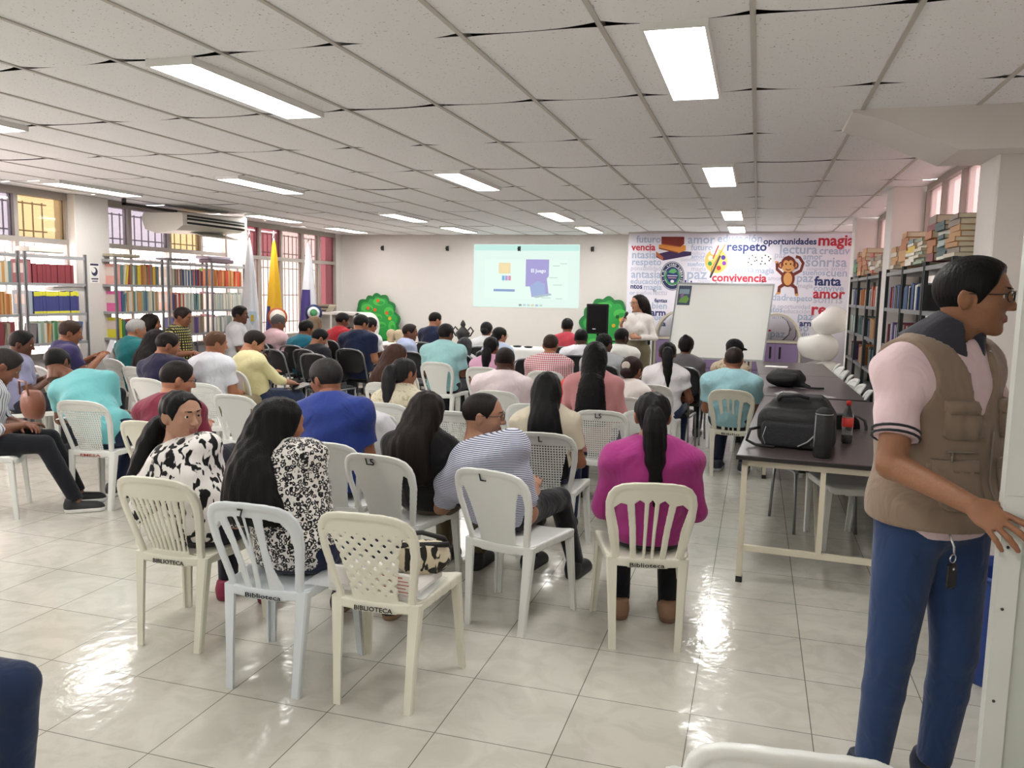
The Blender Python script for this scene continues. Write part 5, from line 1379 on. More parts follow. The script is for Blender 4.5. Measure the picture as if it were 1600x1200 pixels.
        if hk in ('long', 'curly'):
            w0 = .085; st_ = st.get('hside', 0)
            zs = np.linspace(HC[2] - .02, zend, 9)
            for i, z in enumerate(zs):
                k = i / 8
                # follow the back of the head, then the back of the torso
                u = np.clip((z - P0[2]) / max(P3[2] - P0[2], .1), 0, 1); sp = spine(u)
                tb = sp + back * ((.118 if z < P3[2] else .085) * bulk + .018)
                hbk = HC + HRm @ V3(0, -.07, 0)
                m_ = np.clip((HC[2] - .02 - z) / .16, 0, 1)
                c = hbk * (1 - m_) + tb * m_; c[2] = z; c[0] += st_ * k
                wd = (.072 + .050 * k if hk == 'long' else .066 + .040 * k)
                F.ell(c, (wd, .040 + .012 * (1 - k), .085), .07)
            F.plane((0, 0, zend - .02), (0, 0, -1))
        elif hk == 'ponytail':
            dz = st.get('tailz', .03)
            F.ell(G_(0, -.118, dz), (.024, .022, .022), .012, HRm)
            p = G_(0, -.125, dz); n = 7; q = HC + V3(*st.get('tail', (0, -.15, -hl_)))
            c1 = G_(0, -.19, dz - .01)
            prev = p
            for i in range(1, n + 1):
                u = i / n; c = (1 - u) ** 2 * p + 2 * u * (1 - u) * c1 + u * u * q
                F.cone(prev, c, .020 + .030 * math.sin(math.pi * min(1, (i - 1) / n * .9 + .1)), .020 + .030 * math.sin(math.pi * min(1, i / n * .9 + .1)) * (1 - .4 * (i == n)), .02); prev = c
        elif hk == 'bun': F.ell(G_(0, -.075, .095), (.032, .032, .03), .012, HRm)
        elif hk == 'lowbun': F.ell(G_(0, -.105, -.025), (.052, .042, .045), .012, HRm)
        if hk in ('long', 'ponytail', 'curly'):
            X, Y, Z = F.ax[0][:, None, None], F.ax[1][None, :, None], F.ax[2][None, None, :]
            F.v = F.v + ((.0028 * np.sin(120 * X + 8 * Z) * np.sin(90 * Y + 3) if hk != 'curly' else .0028 * np.sin(140 * X + 3 * np.sin(61 * Z)) * np.sin(155 * Z + 90 * Y + 2 * np.sin(70 * X)))).astype(np.float32)
    if not fem or near:
        for s in (-1, 1): F.cone(G_(s * .014, .0985, .0315), G_(s * .047, .083, .0335), .0042 * hs, .003 * hs, .0)
    inst('hair', np_mesh('hair', [F.mesh() + (0,)], [hair_mat(hc, hk == 'curly')]), t)
    if st.get('glasses'): glasses(t, MH)
    if st.get('cap'):
        F = Field(HC - .2, HC + .2, .008); F.ell(G_(0, -.012, .045), (.090, .110, .085), .01, HRm); F.ell(G_(0, -.012, .042), (.082, .102, .078), .0, HRm, op='s'); planeH(F, (0, 0, .035), (0, .12, -1))
        F2 = Field(HC - .2, HC + .2, .008); F2.ell(G_(0, .10, .046), (.078, .085, .012), .0, HRm); F2.plane(G_(0, .06, .04), HRm @ V3(0, -1, 0))
        F.v = np.minimum(F.v, F2.v); inst('cap', np_mesh('cap', [F.mesh() + (0,)], [cloth(st['cap'])]), t)
    if st.get('band'):
        o = MB().lathe([(.030, -.012), (.036, -.006), (.036, .006), (.030, .012)], 16).build('hair_tie', cloth(st['band']), t)
        o.location = G_(0, -.115, st.get('tailz', .03)); o.rotation_euler = (R(75), 0, 0)
    if st.get('mask'):
        F = Field(HC - .2, HC + .2, .006); F.ell(G_(0, .052, -.050), (.060, .062, .046), 0, HRm); F.ell(G_(0, .046, -.050), (.058, .060, .060), 0, HRm, op='s'); inst('face_mask', np_mesh('face_mask', [F.mesh() + (0,)], [cloth('#b9d3e6')]), t)
    return t, MH

def seated(label, top, yaw=0, seat=None, chair=None, hy=0, hp=0, hr=0, arm='lap', legs_='std', steel=False, **st):
    """top: world position of the crown of the head; yaw in degrees, 0 faces the far wall; seat: world xy of the hips"""
    ya = R(yaw); Rw = rotz(ya)
    tx = V3(*top)
    if seat is None:
        back = Rw @ V3(0, -st.pop('fw', .05), 0); seat = (tx[0] + back[0], tx[1] + back[1])
    else: st.pop('fw', None)
    loc = Rw.T @ (tx - V3(seat[0], seat[1], 0))
    hs = st.get('hs', 1.0)
    HR_ = rotz(R(hy)) @ roty(R(hr)) @ rotx(R(-hp))
    hc = loc - HR_ @ V3(0, -.01, .117 * hs)
    HN_ = rotz(R(hy * .5)) @ roty(R(hr * .5)) @ rotx(R(-hp * .45))
    nk = hc + HN_ @ V3(0, -.038, -.10 * hs) + V3(0, -.012 if hp > 15 else 0, -.042 - st.pop('drop', 0))
    if 'neckw' in st: nk = Rw.T @ (V3(*st.pop('neckw')) - V3(seat[0], seat[1], 0))
    J = dict(pelvis=V3(0, 0, .535), neck=nk, head=hc, HR=HR_)
    J['mid'] = V3(nk[0] * st.pop('midx', .35), min(nk[1] * .2 - .03, .05), .535 + (nk[2] - .535) * .55)
    J['right'] = unit(V3(1, 0, 0) + V3(0, math.tan(R(st.pop('twist', 0))), 0))
    r = J['right']; sh = .18
    def put(s, e, w): return nk + r * e[0] * s + V3(0, e[1], e[2]), nk + r * w[0] * s + V3(0, w[1], w[2])
    A = dict(lap=((.225, .04, -.315), (.10, .26, -.36)), fold=((.235, .03, -.30), (.0, .20, -.30)), phone=((.225, .05, -.30), (.07, .25, -.20)), write=((.23, .10, -.30), (.10, .34, -.32)),
             face=((.20, .17, -.26), (.06, .13, -.05)), down=((.235, -.02, -.31), (.21, .14, -.44)), far=((.22, .20, -.24), (.12, .45, -.30)), back=((.30, .02, -.12), (.14, .20, -.10)), read=((.22, .12, -.26), (.09, .30, -.12)), out=((.275, .05, -.29), (.20, .26, -.36)))
    aR, aL = (arm if isinstance(arm, tuple) else (arm, arm))
    J['ER'], J['WR'] = put(1, *A[aR]); J['EL'], J['WL'] = put(-1, *A[aL])
    for n in 'RL':
        J['W' + n][2] = max(J['W' + n][2], .60)
        for q in ('E', 'W'):
            pass
    for s, n in ((1, 'R'), (-1, 'L')):
        J['B' + n] = V3(s * .09, .02, .515); J['K' + n] = V3(s * .125, .43, .50); J['A' + n] = V3(s * .115, .40, .085)
    if legs_ == 'back': J['AR'] = V3(.12, .16, .085); J['AL'] = V3(-.12, .16, .085)
    if legs_ == 'out': J['AR'] = V3(.15, .62, .085); J['AL'] = V3(-.13, .60, .085)
    if legs_ == 'cross': J['KR'] = V3(.05, .42, .60); J['AR'] = V3(-.15, .60, .30)
    t, MH = person(label, seat, ya, J, st)
    if chair is not None:
        kind, lab = chair[0], chair[1]; ex = chair[2] if len(chair) > 2 else {}
        cy = ex.get('yaw', yaw); off = rotz(R(cy)) @ V3(0, .055, 0)
        px, py = ex.get('at', (seat[0] + off[0], seat[1] + off[1]))
        if kind == 'steel': steel_chair(px, py, cy, lab)
        else: plastic_chair(px, py, cy, kind, lab, m=ex.get('m', pl_w), marks=ex.get('marks', ()))
    return t, MH, J
# ------------------------------------------------------------------ the audience
LT, MD, DK_ = '#b98566', '#8f5f42', '#5a3826'
DD = '#3c261b'
BK, GY = '#0c0a0c', '#6f6d6b'
def pc(kind, lab, **k): return (kind, lab, k)
# back row
seated('woman in a black and white brushstroke blouse with a ponytail, face turned to profile', (-2.43, 3.17, 1.14), 8, seat=(-2.27, 3.14), hy=-112, hp=2, drop=.052, arm=('lap', 'lap'), near=2, fem=True, skin='#b08670', shirt=('#e4e0de', 'strokes', '#121214', 1), sleeve=.95, pants='#20222c', hair=('ponytail', BK), hlen=.40, tail=(-.20, -.14, -.36), tailz=-.05, band='#d9a5b0', bulk=1.02, shoe=('#8e2448', '#7a2040'), lip='#985e54',
       chair=pc('slots', 'cream plastic chair with a slotted back under the woman in the brushstroke blouse', yaw=2, at=(-2.31, 3.13), m=pl_c, marks=[('BIBLIOTECA', 'low', ink)]))
seated('woman in a leopard print blouse with long straight black hair', (-1.80, 3.05, 1.16), -2, seat=(-1.68, 2.97), hy=-25, hp=8, arm='lap', near=2, fem=True, skin='#a06c50', shirt=('#dcd8d4', 'leopard', '#16161a', 1), sleeve=.98, pants='#1e2440', hair=('long', BK), hlen=.36, hside=-.05, bulk=1.16, legs_='out', shoe=('#262434', '#8a6a50'),
       chair=pc('fork', 'bluish white plastic chair with a forked slat back under the woman in leopard print', yaw=2, at=(-1.68, 2.92), m=pl_b, marks=[('7', 'top', ink), ('Biblioteca', 'low', ink)]))
plastic_chair(-1.205, 2.95, 2, 'diamond', 'empty cream white plastic chair with diamond holes, holding a bag of papers', m=pl_c, marks=[('BIBLIOTECA', 'low', ink)])
seated('man in a thin-striped blue and white shirt and glasses, head turned in profile', (-1.15, 3.88, 1.12), -12, seat=(-1.04, 3.88), hy=-66, hp=4, drop=.055, arm=('out', 'lap'), near=2, sh=.205, skin='#a07660', shirt=('#cdd0dc', 'hstripe', '#3a4668', 1.25), sleeve=.8, collar=1, pants='#15171d', hair=('thin', '#1d1816'), glasses=1, bulk=1.08, loose=.004, twist=4, legs_='out',
       chair=pc('solid', 'white plastic chair with a solid back marked L under the man in the striped shirt', yaw=-12, at=(-.93, 3.81), m=pl_w, marks=[('L.', 'top', ink)]))
seated('woman in a magenta long-sleeved blouse with a straight black ponytail', (-0.28, 3.82, 1.18), 10, seat=(-.28, 3.84), hp=3, arm=('lap', 'lap'), near=2, fem=True, skin='#a06e54', shirt='#9b3478', sleeve=1.9, pants='#15151a', hair=('ponytail', BK), hlen=.36, tail=(.02, -.16, -.38), tailz=.03, bulk=1.14, legs_='back', shoe=('#8a6a54', '#7a5c48'),
       chair=pc('slat', 'cream white plastic chair with a fan of slats under the woman in magenta', yaw=13, at=(-.30, 3.83), m=pl_c, marks=[('Biblioteca', 'low', ink)]))
# second row
seated('man in a royal blue polo with a yellow collar stripe, glasses and greying hair', (-2.25, 4.20, 1.22), 6, seat=(-2.16, 4.18), hy=62, hp=14, arm='phone', near=1, skin='#96624a', shirt='#2b3d84', sleeve=.7, collar=1, trim='#c9b038', pants='#20232c', hair=('short', '#2c2a2a'), glasses=1, bulk=1.16,
       chair=pc('solid', 'white plastic chair marked L5 behind the man in the royal blue polo', yaw=4, at=(-2.06, 4.12), marks=[('L5', 'top', ink)]))
seated('woman in a black jacket with long dark hair spread over her shoulders', (-1.49, 3.98, 1.10), -6, seat=(-1.50, 4.02), hp=16, arm='phone', near=1, fem=True, skin='#a06e54', shirt='#131215', sleeve=1.9, pants='#5d5442', hair=('long', '#1a1310'), hlen=.34, hside=-.03, bulk=1.12,
       chair=pc('solid', 'white plastic chair marked L5 behind the woman in the black jacket', yaw=-6, at=(-1.60, 3.93), marks=[('L5', 'top', ink)]))
seated('woman in a cream tee with very long straight black hair', (-1.08, 4.93, 1.14), 6, seat=(-1.07, 4.93), hp=6, arm='lap', near=1, fem=True, skin='#8f5f46', shirt='#d2c9b4', sleeve=.62, pants='#1f2a48', hair=('long', '#0c0c0f'), hlen=.52, hside=.03, bulk=1.0,
       chair=pc('perforated', 'white perforated plastic chair under the woman in the cream tee', yaw=4, at=(-1.03, 4.88), marks=[('L', 'top', ink)]))
seated('man in a maroon polo and black glasses with cropped hair', (-3.35, 4.30, 1.15), 0, seat=(-3.36, 4.24), hy=-38, hp=12, arm='phone', near=1, skin='#a9765c', shirt='#79253c', sleeve=.62, collar=1, pants='#2a2c34', hair=('fade', '#211c1b'), glasses=1,
       chair=pc('solid', 'cream plastic chair under the man in the maroon polo', yaw=0, m=pl_c))
seated('man in a turquoise polo bent far over sideways', (-5.09, 5.02, 1.11), 2, seat=(-4.42, 4.84), hy=15, hp=26, hr=-14, neckw=(-4.78, 4.99, .885), midx=.85, arm=('lap', 'down'), near=1, skin='#6d4633', shirt='#74bcc0', sleeve=.62, collar='#20242c', pants='#1f2a44', hair=('short', '#181616'), bulk=1.12, legs_='back', shoe=('#22252c', '#d8d8d4'),
       chair=pc('perforated', 'white perforated plastic chair under the man in turquoise, marked in red', yaw=8, at=(-4.42, 4.82), marks=[('EMESA', 'low', ink_r)]))
seated('man in a blue vest over a lined white shirt leaning forward, hands clasped', (-4.89, 4.46, 1.14), -52, seat=(-5.02, 4.25), hy=10, hp=36, arm='fold', near=1, skin='#7d5240', shirt=('#d4d6de', 'vstripe', '#23283c', 1.2), sleeve=1.2, pants='#16181f', hair=('short', '#2a2524'), bulk=1.0, shoe=('#1b1c20', '#e4e4e2'), legs_='out',
       chair=pc('solid', 'white plastic chair under the man in the blue vest', yaw=-52))
seated('man with short black hair in a lavender grey shirt, behind the blue vest', (-6.34, 5.85, 1.18), -30, hy=-25, hp=14, arm='phone', skin='#5f3d2d', shirt='#8d8fae', sleeve=.7, pants='#2a2c36', hair=('short', '#151313'), chair=pc('perforated', 'white plastic chair under the man in lavender grey'))
seated('man in a dark violet polo reading a sheet of paper', (-6.42, 6.50, 1.25), -28, hy=-18, hp=16, arm='read', skin='#8f5f46', shirt='#37325c', sleeve=.66, pants='#2a2c36', hair=('short', '#3a2a22'), bulk=1.08, chair=pc('solid', 'white plastic chair under the man in dark violet'))
seated('grey-haired man in a teal tee resting his hand on his face', (-6.53, 7.50, 1.24), -18, hy=-15, hp=8, arm=('face', 'back'), skin='#a9765c', shirt='#17686c', sleeve=.66, pants='#2a2c36', hair=('fade', '#a9a7a5'), bulk=1.12, chair=pc('perforated', 'white perforated chair under the grey-haired man in teal'))
seated('dark-haired woman seated close behind the grey-haired man', (-6.88, 8.15, 1.28), -24, hy=-20, hp=8, arm='face', fem=True, skin='#9a6a50', shirt='#b9a8a0', sleeve=.5, pants='#2a2c36', hair=('long', '#1b1413'), hlen=.3, chair=pc('solid', 'white plastic chair beside the shelf under the dark-haired woman'))
seated('woman in an orange print top with black hair, half hidden by the man in navy', (-5.72, 6.90, 1.18), -10, hy=-20, hp=10, arm='lap', fem=True, skin='#8f5f46', shirt=('#d8794c', 'floral', '#e8c9a0', 1), sleeve=.5, pants='#2a2c36', hair=('long', '#151112'), hlen=.34, chair=pc('perforated', 'white perforated chair under the woman in the orange print'))
seated('man in a dark navy shirt with close-cut hair', (-4.96, 6.15, 1.20), -4, hy=-35, hp=14, arm='lap', skin='#96664e', shirt='#23233f', sleeve=.8, collar=1, pants='#23262f', hair=('fade', '#1f1a19'), bulk=1.1, chair=pc('solid', 'white plastic chair under the man in dark navy'))
seated('man in a black and yellow checked shirt sitting sideways', (-6.53, 8.30, 1.36), -72, hy=-2, hp=16, arm='fold', skin='#8a5a42', shirt=('#bfb668', 'plaid', '#17181c', 1.1), sleeve=.66, collar=1, pants='#3d567e', hair=('short', '#2a201c'), bulk=1.08, chair=pc('solid', 'white plastic chair turned sideways under the man in the checked shirt'))
seated('bald man in a white polo with a brown belt', (-4.76, 6.55, 1.20), -6, hy=-32, hp=8, arm='lap', skin='#a06c50', shirt='#d9dce4', sleeve=.66, collar=1, pants='#8f8468', hair=('fade', '#5f4334'), bulk=1.06, near=1, chair=pc('perforated', 'white perforated chair under the bald man in the white polo', at=(-4.30, 6.05), yaw=-4))
seated('man in a pale yellow shirt looking down at a tablet', (-4.67, 7.10, 1.18), -22, hy=-26, hp=26, arm=('far', 'phone'), skin='#b07d64', shirt='#d8d2a2', sleeve=1.35, collar=1, pants='#2b3550', hair=('short', '#1f1815'), near=1, legs_='out', chair=pc('solid', 'white plastic chair under the man in pale yellow'))
seated('man in a white shirt in profile in front of the white flag', (-6.45, 9.30, 1.37), -58, hy=-15, hp=4, arm='lap', skin='#6a4432', shirt='#dcdbe0', sleeve=.8, collar=1, pants='#22252e', hair=('short', '#171413'), bulk=1.05, chair=('steel', 'black steel chair under the man in white by the flag'))
seated('grey-haired man in a pale pink shirt leaning on his hand', (-6.30, 10.00, 1.24), -24, hy=-10, hp=14, arm=('face', 'lap'), skin='#7a5240', shirt='#dcb9bf', sleeve=1.0, collar=1, pants='#23262f', hair=('fade', '#5d5a59'), bulk=1.05, chair=('steel', 'black steel chair under the man in pale pink'))
seated('man in a teal blue shirt with wavy black hair', (-5.71, 9.75, 1.19), -10, hy=-20, hp=8, arm='lap', skin='#8a5a42', shirt='#226f86', sleeve=.66, collar=1, pants='#23262f', hair=('short', '#1d1a1a'), bulk=1.08, chair=('steel', 'black steel chair under the man in teal blue'))
seated('woman with light brown hair mostly hidden behind the man in teal blue', (-6.08, 10.60, 1.22), -6, hy=-10, hp=4, arm='lap', fem=True, skin='#a9765c', shirt='#b9a59a', sleeve=.6, pants='#23262f', hair=('long', '#7a6450'), hlen=.24, chair=('steel', 'black steel chair under the woman with light brown hair'))
seated('person in a charcoal tee wearing a pale blue face mask, bent forward', (-5.15, 9.20, 1.10), -18, hy=-22, hp=26, arm='phone', skin='#a9765c', shirt='#23232b', sleeve=.66, pants='#23262f', hair=('spiky', '#151315'), mask=1, chair=('steel', 'black steel chair under the person in the face mask'))
seated('man in a bright red polo near the painted orange tree', (-5.83, 11.00, 1.26), -18, hy=-22, hp=14, arm='phone', skin='#6a4432', shirt='#a92632', sleeve=.66, collar=1, pants='#23262f', hair=('short', '#171415'), chair=('steel', 'black steel chair under the man in bright red'))
seated('broad man in a navy polo with a blue collar seen from behind', (-4.79, 9.60, 1.29), -6, hy=-18, hp=16, arm='lap', skin='#a9765c', shirt='#1d2644', sleeve=.66, collar='#4a5e86', pants='#8a7a60', hair=('short', '#191617'), bulk=1.22, near=1, chair=('steel', 'black steel chair under the broad man in navy'))
seated('person in white with black-rimmed glasses beside the broad man in navy', (-5.17, 10.60, 1.22), -16, hy=-10, hp=12, arm='phone', skin='#8a5a42', shirt='#d9d9de', sleeve=.66, pants='#23262f', hair=('short', '#171415'), glasses=1, chair=('steel', 'black steel chair under the person in white with glasses'))
seated('man in a light blue shirt with very short hair, sitting by the clay jars', (-4.42, 10.30, 1.16), -52, hy=-22, hp=6, arm='lap', skin='#7a4e3a', shirt='#aebada', sleeve=.66, collar=1, pants='#23262f', hair=('fade', '#2a2220'), bulk=1.06, chair=('steel', 'black steel chair under the man in light blue'))
seated('young man in a dark navy tee sitting highest by the front table', (-4.47, 11.35, 1.30), -14, hy=-18, hp=10, arm='lap', skin='#a9765c', shirt='#1f2640', sleeve=.66, pants='#23262f', hair=('fade', '#15120f'), chair=('steel', 'black steel chair under the young man in the navy tee'))
seated('broad man in a pale aqua shirt with short black hair', (-3.34, 8.90, 1.24), 0, hy=-14, hp=4, arm='lap', skin='#6a4432', shirt='#a3d3d6', sleeve=.78, collar=1, pants='#23262f', hair=('short', '#1a1718'), bulk=1.2, near=1, chair=pc('solid', 'white plastic chair under the broad man in pale aqua'))
seated('woman with shoulder-length dark grey hair and a hair clip', (-3.35, 9.60, 1.05), 0, hp=10, arm='lap', fem=True, skin='#a9765c', shirt='#cfcad0', sleeve=.6, pants='#23262f', hair=('long', '#33303a'), hlen=.26, chair=('steel', 'black steel chair under the woman with grey hair'))
seated('woman with wavy brown hair falling to one side', (-3.07, 7.00, 1.12), -4, hy=-25, hp=16, arm='lap', fem=True, skin='#b07d64', shirt='#d2ccb4', sleeve=.5, pants='#8a7650', hair=('long', '#3d241a'), hlen=.34, hside=-.06, chair=pc('perforated', 'white perforated chair under the woman with wavy brown hair', at=(-2.95, 6.78)))
seated('woman in a cream print top with a long greying ponytail', (-2.38, 5.62, 1.12), -4, hy=-20, hp=6, arm='lap', fem=True, skin='#96664e', shirt=('#d8d0b8', 'floral', '#8a8468', 1), sleeve=.6, pants='#2a2c36', hair=('ponytail', '#2c2a2e'), hlen=.36, tail=(-.03, -.16, -.36), near=1, chair=pc('perforated', 'white perforated chair under the woman with the greying ponytail'))
seated('person with black hair and a white top, in front of the projected page', (-3.54, 11.00, 1.20), 4, hp=6, arm='lap', fem=True, skin='#8a5a42', shirt='#d9d9dc', sleeve=.6, pants='#23262f', hair=('lowbun', '#141215'), chair=('steel', 'black steel chair under the person in the white top'))
seated('person in pale blue with black hair and an earring', (-3.13, 10.35, 1.16), -6, hy=-30, hp=4, arm='lap', fem=True, skin='#a9765c', shirt='#b4bfd6', sleeve=.7, collar=1, pants='#23262f', hair=('lowbun', '#171518'), glasses=1, chair=('steel', 'black steel chair under the person in pale blue'))
seated('woman in a lilac pink top with a low black ponytail', (-2.67, 8.60, 1.13), 0, hp=8, arm='lap', fem=True, skin='#8a5a42', shirt='#d9a8c4', sleeve=.5, pants='#23262f', hair=('ponytail', '#131114'), hlen=.4, tail=(0, -.15, -.36), tailz=-.04, chair=pc('solid', 'white plastic chair under the woman in lilac pink'))
seated('bald-headed man in a very pale pink shirt', (-1.90, 6.66, 1.15), 2, hp=14, arm='lap', skin='#4a2e22', shirt='#ddd0d4', sleeve=.8, collar=1, pants='#23262f', hair=('fade', '#1c1614'), bulk=1.14, near=1, chair=pc('solid', 'white plastic chair under the man in very pale pink'))
seated('man in a red and white gingham shirt', (-1.96, 8.50, 1.18), 4, hp=4, arm='lap', skin='#a06c50', shirt=('#e2d8da', 'gingham', '#a82c40', 1.6), sleeve=.7, collar=1, pants='#23262f', hair=('fade', '#33241d'), bulk=1.08, chair=pc('solid', 'white plastic chair under the man in gingham'))
seated('man in a coral red polo near the front table', (-2.49, 11.60, 1.26), 2, hp=2, arm='lap', skin='#7a4e3a', shirt='#bf4654', sleeve=.66, collar=1, pants='#23262f', hair=('short', '#121012'), chair=('steel', 'black steel chair under the man in coral red'))
seated('man in a white shirt with thick black hair before the loudspeaker', (-1.98, 10.20, 1.17), 2, hp=14, arm='lap', skin='#4a2e22', shirt='#dcdce4', sleeve=.7, pants='#23262f', hair=('short', '#100f11'), bulk=1.06, chair=('steel', 'black steel chair under the man in white before the loudspeaker'))
seated('man in a black cap and grey shirt', (-1.46, 9.00, 1.18), 2, hy=-24, hp=4, arm='lap', skin='#5f3d2d', shirt='#b9bcc2', sleeve=.66, collar=1, pants='#23262f', hair=('fade', '#151314'), cap='#16161a', chair=('steel', 'black steel chair under the man in the black cap'))
seated('man in a white jacket with black stripes', (-1.46, 10.20, 1.20), -4, hy=-26, hp=4, arm='lap', skin='#3c261b', shirt='#dcdcd8', sleeve=1.8, pants='#23262f', hair=('fade', '#121011'), bulk=1.04, chair=('steel', 'black steel chair under the man in the white striped jacket'))
seated('person in an orange red shirt hidden behind the curly-haired woman', (-1.22, 7.10, 1.11), 0, hp=20, arm='lap', skin='#6a4432', shirt='#c8402f', sleeve=.66, pants='#23262f', hair=('fade', '#171415'), bulk=1.1, chair=pc('solid', 'white plastic chair under the person in orange red'))
seated('woman in a dusty pink blouse with very long curly black hair', (-0.98, 5.98, 1.28), 4, hp=0, arm='lap', fem=True, skin='#8a5a42', shirt='#c98d90', sleeve=1.9, pants='#1d2340', hair=('curly', '#0f0d10'), hlen=.48, near=1, chair=pc('perforated', 'white perforated chair under the curly-haired woman in dusty pink', at=(-.88, 5.92), marks=[('L5', 'top', ink)]))
seated('woman in a white sleeveless top with her brown hair in a clip', (-0.81, 6.75, 1.12), -4, hy=-14, hp=8, arm='lap', fem=True, skin='#8f5a42', shirt='#e3dcd8', sleeve=0, pants='#23262f', hair=('lowbun', '#2a1a18'), band='#c9c0b8', tailz=.03, bulk=1.04, near=1, chair=pc('solid', 'white plastic chair under the woman in the sleeveless white top'))
seated('woman in a white tee with loose black hair and black straps', (-0.65, 8.00, 1.18), -2, hy=8, hp=6, arm='fold', fem=True, skin='#7a4e3a', shirt='#d9d6da', sleeve=.5, pants='#28324e', hair=('ponytail', '#111013'), hlen=.34, tail=(.04, -.17, -.34), legs_='std', chair=pc('solid', 'white plastic chair under the woman with black straps', at=(-.72, 7.75)))
seated('woman in a grey tee with her hair in a top bun', (-0.57, 9.20, 1.19), -4, hp=8, arm='fold', fem=True, skin='#6a4432', shirt='#69676a', sleeve=.6, pants='#23262f', hair=('bun', '#1a1618'), chair=('steel', 'black steel chair under the woman with the top bun'))
seated('balding man in a pale blue tee sitting at the dark tables', (-0.01, 7.62, 1.17), -8, hp=6, arm=('write', 'lap'), skin='#8a5a44', shirt='#93bcc4', sleeve=.66, pants='#1c2236', hair=('fade', '#2a201d'), bulk=1.14, near=1, legs_='back', shoe=('#2a3140', '#c9ccd0'), chair=pc('slat', 'cream plastic chair with slats under the balding man at the tables', at=(.02, 7.66), yaw=-6, m=pl_c, marks=[('Biblio', 'low', ink)]))
seated('person in a dark cap and floral top in front of the balding man', (-0.03, 9.00, 1.17), -30, hp=14, arm='write', fem=True, skin='#8a5a44', shirt=('#c9b9a0', 'floral', '#7a5a40', 1), sleeve=.6, pants='#23262f', hair=('short', '#151314'), cap='#1b1a20', chair=pc('solid', 'white plastic chair under the person in the floral top'))
# empty chairs and one knee coming into the frame
plastic_chair(-3.25, 7.75, -4, 'solid', 'empty white plastic chair beside the man in pale yellow')
plastic_chair(-2.86, 5.45, -2, 'solid', 'empty white plastic chair in front of the man in royal blue')
plastic_chair(-1.75, 5.45, -4, 'perforated', 'empty white perforated chair before the man in the striped shirt')
plastic_chair(-2.32, 5.2, 2, 'solid', 'white plastic chair in front of the woman in the black jacket')
plastic_chair(-1.40, 6.02, 0, 'solid', 'empty white plastic chair ahead of the woman in the cream tee')
plastic_chair(-.55, 6.05, 2, 'solid', 'empty white plastic chair beside the curly-haired woman')
plastic_chair(-3.62, 5.55, -4, 'solid', 'empty white plastic chair behind the bald man in the white polo')
plastic_chair(-5.35, 6.75, -10, 'perforated', 'empty white perforated chair near the window racks')
seated('person of whom only a dark blue knee shows at the picture edge', (-2.16, 1.52, 1.22), -84, hp=0, arm='down', skin='#8a5a44', shirt='#3a3f52', sleeve=.66, pants='#22304e', hair=('short', '#171415'), chair=pc('solid', 'white plastic chair under the person with the dark blue knee'))
plastic_chair(.25, 1.818, 6, 'solid', 'white plastic chair at the bottom edge, only its back rim showing')
for xx, yy, yw, lb in ((-5.45, 9.0, -20, 'empty black steel chair behind the man in pale pink'), (-4.75, 8.7, -10, 'empty black steel chair beside the person in the face mask'), (-2.35, 9.35, 4, 'empty black steel chair before the man in gingham'), (-3.95, 9.6, -6, 'empty black steel chair before the broad man in pale aqua'), (-.62, 8.35, -6, 'black steel chair beside the woman with loose black hair')):
    steel_chair(xx, yy, yw, lb)

# ------------------------------------------------------------------ the presenter
def world_J(base, yaw, **pts):
    Rw = rotz(yaw); return {k: Rw.T @ (V3(*p) - V3(base[0], base[1], 0)) for k, p in pts.items()}
pb_ = (-1.36, 10.9); py_ = R(168)
J = dict(pelvis=V3(0, 0, .90), mid=V3(0, .015, 1.12), neck=V3(0, -.03, 1.355), head=V3(.0, .0, 1.515), HR=rotz(R(-38)) @ rotx(R(-4)))
J.update(ER=V3(.225, -.02, 1.07), WR=V3(.17, .17, 1.24), EL=V3(-.235, -.02, 1.06), WL=V3(-.07, .20, 1.07), HDR=(-.25, .35, .75), HZR=(.8, .5, .3), HDL=(.85, .25, .15), HZL=(-.1, .9, .3))
for s, n in ((1, 'R'), (-1, 'L')): J['B' + n] = V3(s * .09, 0, .86); J['K' + n] = V3(s * .10, .02, .47); J['A' + n] = V3(s * .10, -.01, .085)
pt_, MHp = person('standing person in a white shirt and olive trousers holding a microphone', pb_, py_, J, dict(near=1, fem=True, skin='#b5836a', shirt='#e2ddda', sleeve=1.8, collar=1, vneck=1, pants='#6f6752', hair=('long', '#1b1514'), hlen=.22, glasses=1, handR='grip', handL='grip', tuck=1, bulk=.93, legw=1.1, wide=1))
wpos = lambda b, y, p: tuple(rotz(y) @ V3(*p) + V3(b[0], b[1], 0))
mic = MB(); p0 = V3(*wpos(pb_, py_, (.155, .185, 1.24))); p1 = V3(*wpos(pb_, py_, (.075, .205, 1.40)))
mc = empty('microphone', tuple(p0), 0, 'black handheld microphone held up by the standing person in white', 'microphone'); dv = p1 - p0
MB().tube([(0, 0, 0), tuple(dv * .75)], [.011, .016]).build('handle', blk, mc); MB().tube([tuple(dv * .72), tuple(dv * .8), tuple(dv * .95), tuple(dv * 1.02)], [.017, .023, .022, .008], 12).build('grille_head', mat('mic_mesh', '#3c3d40', .4, .6), mc)

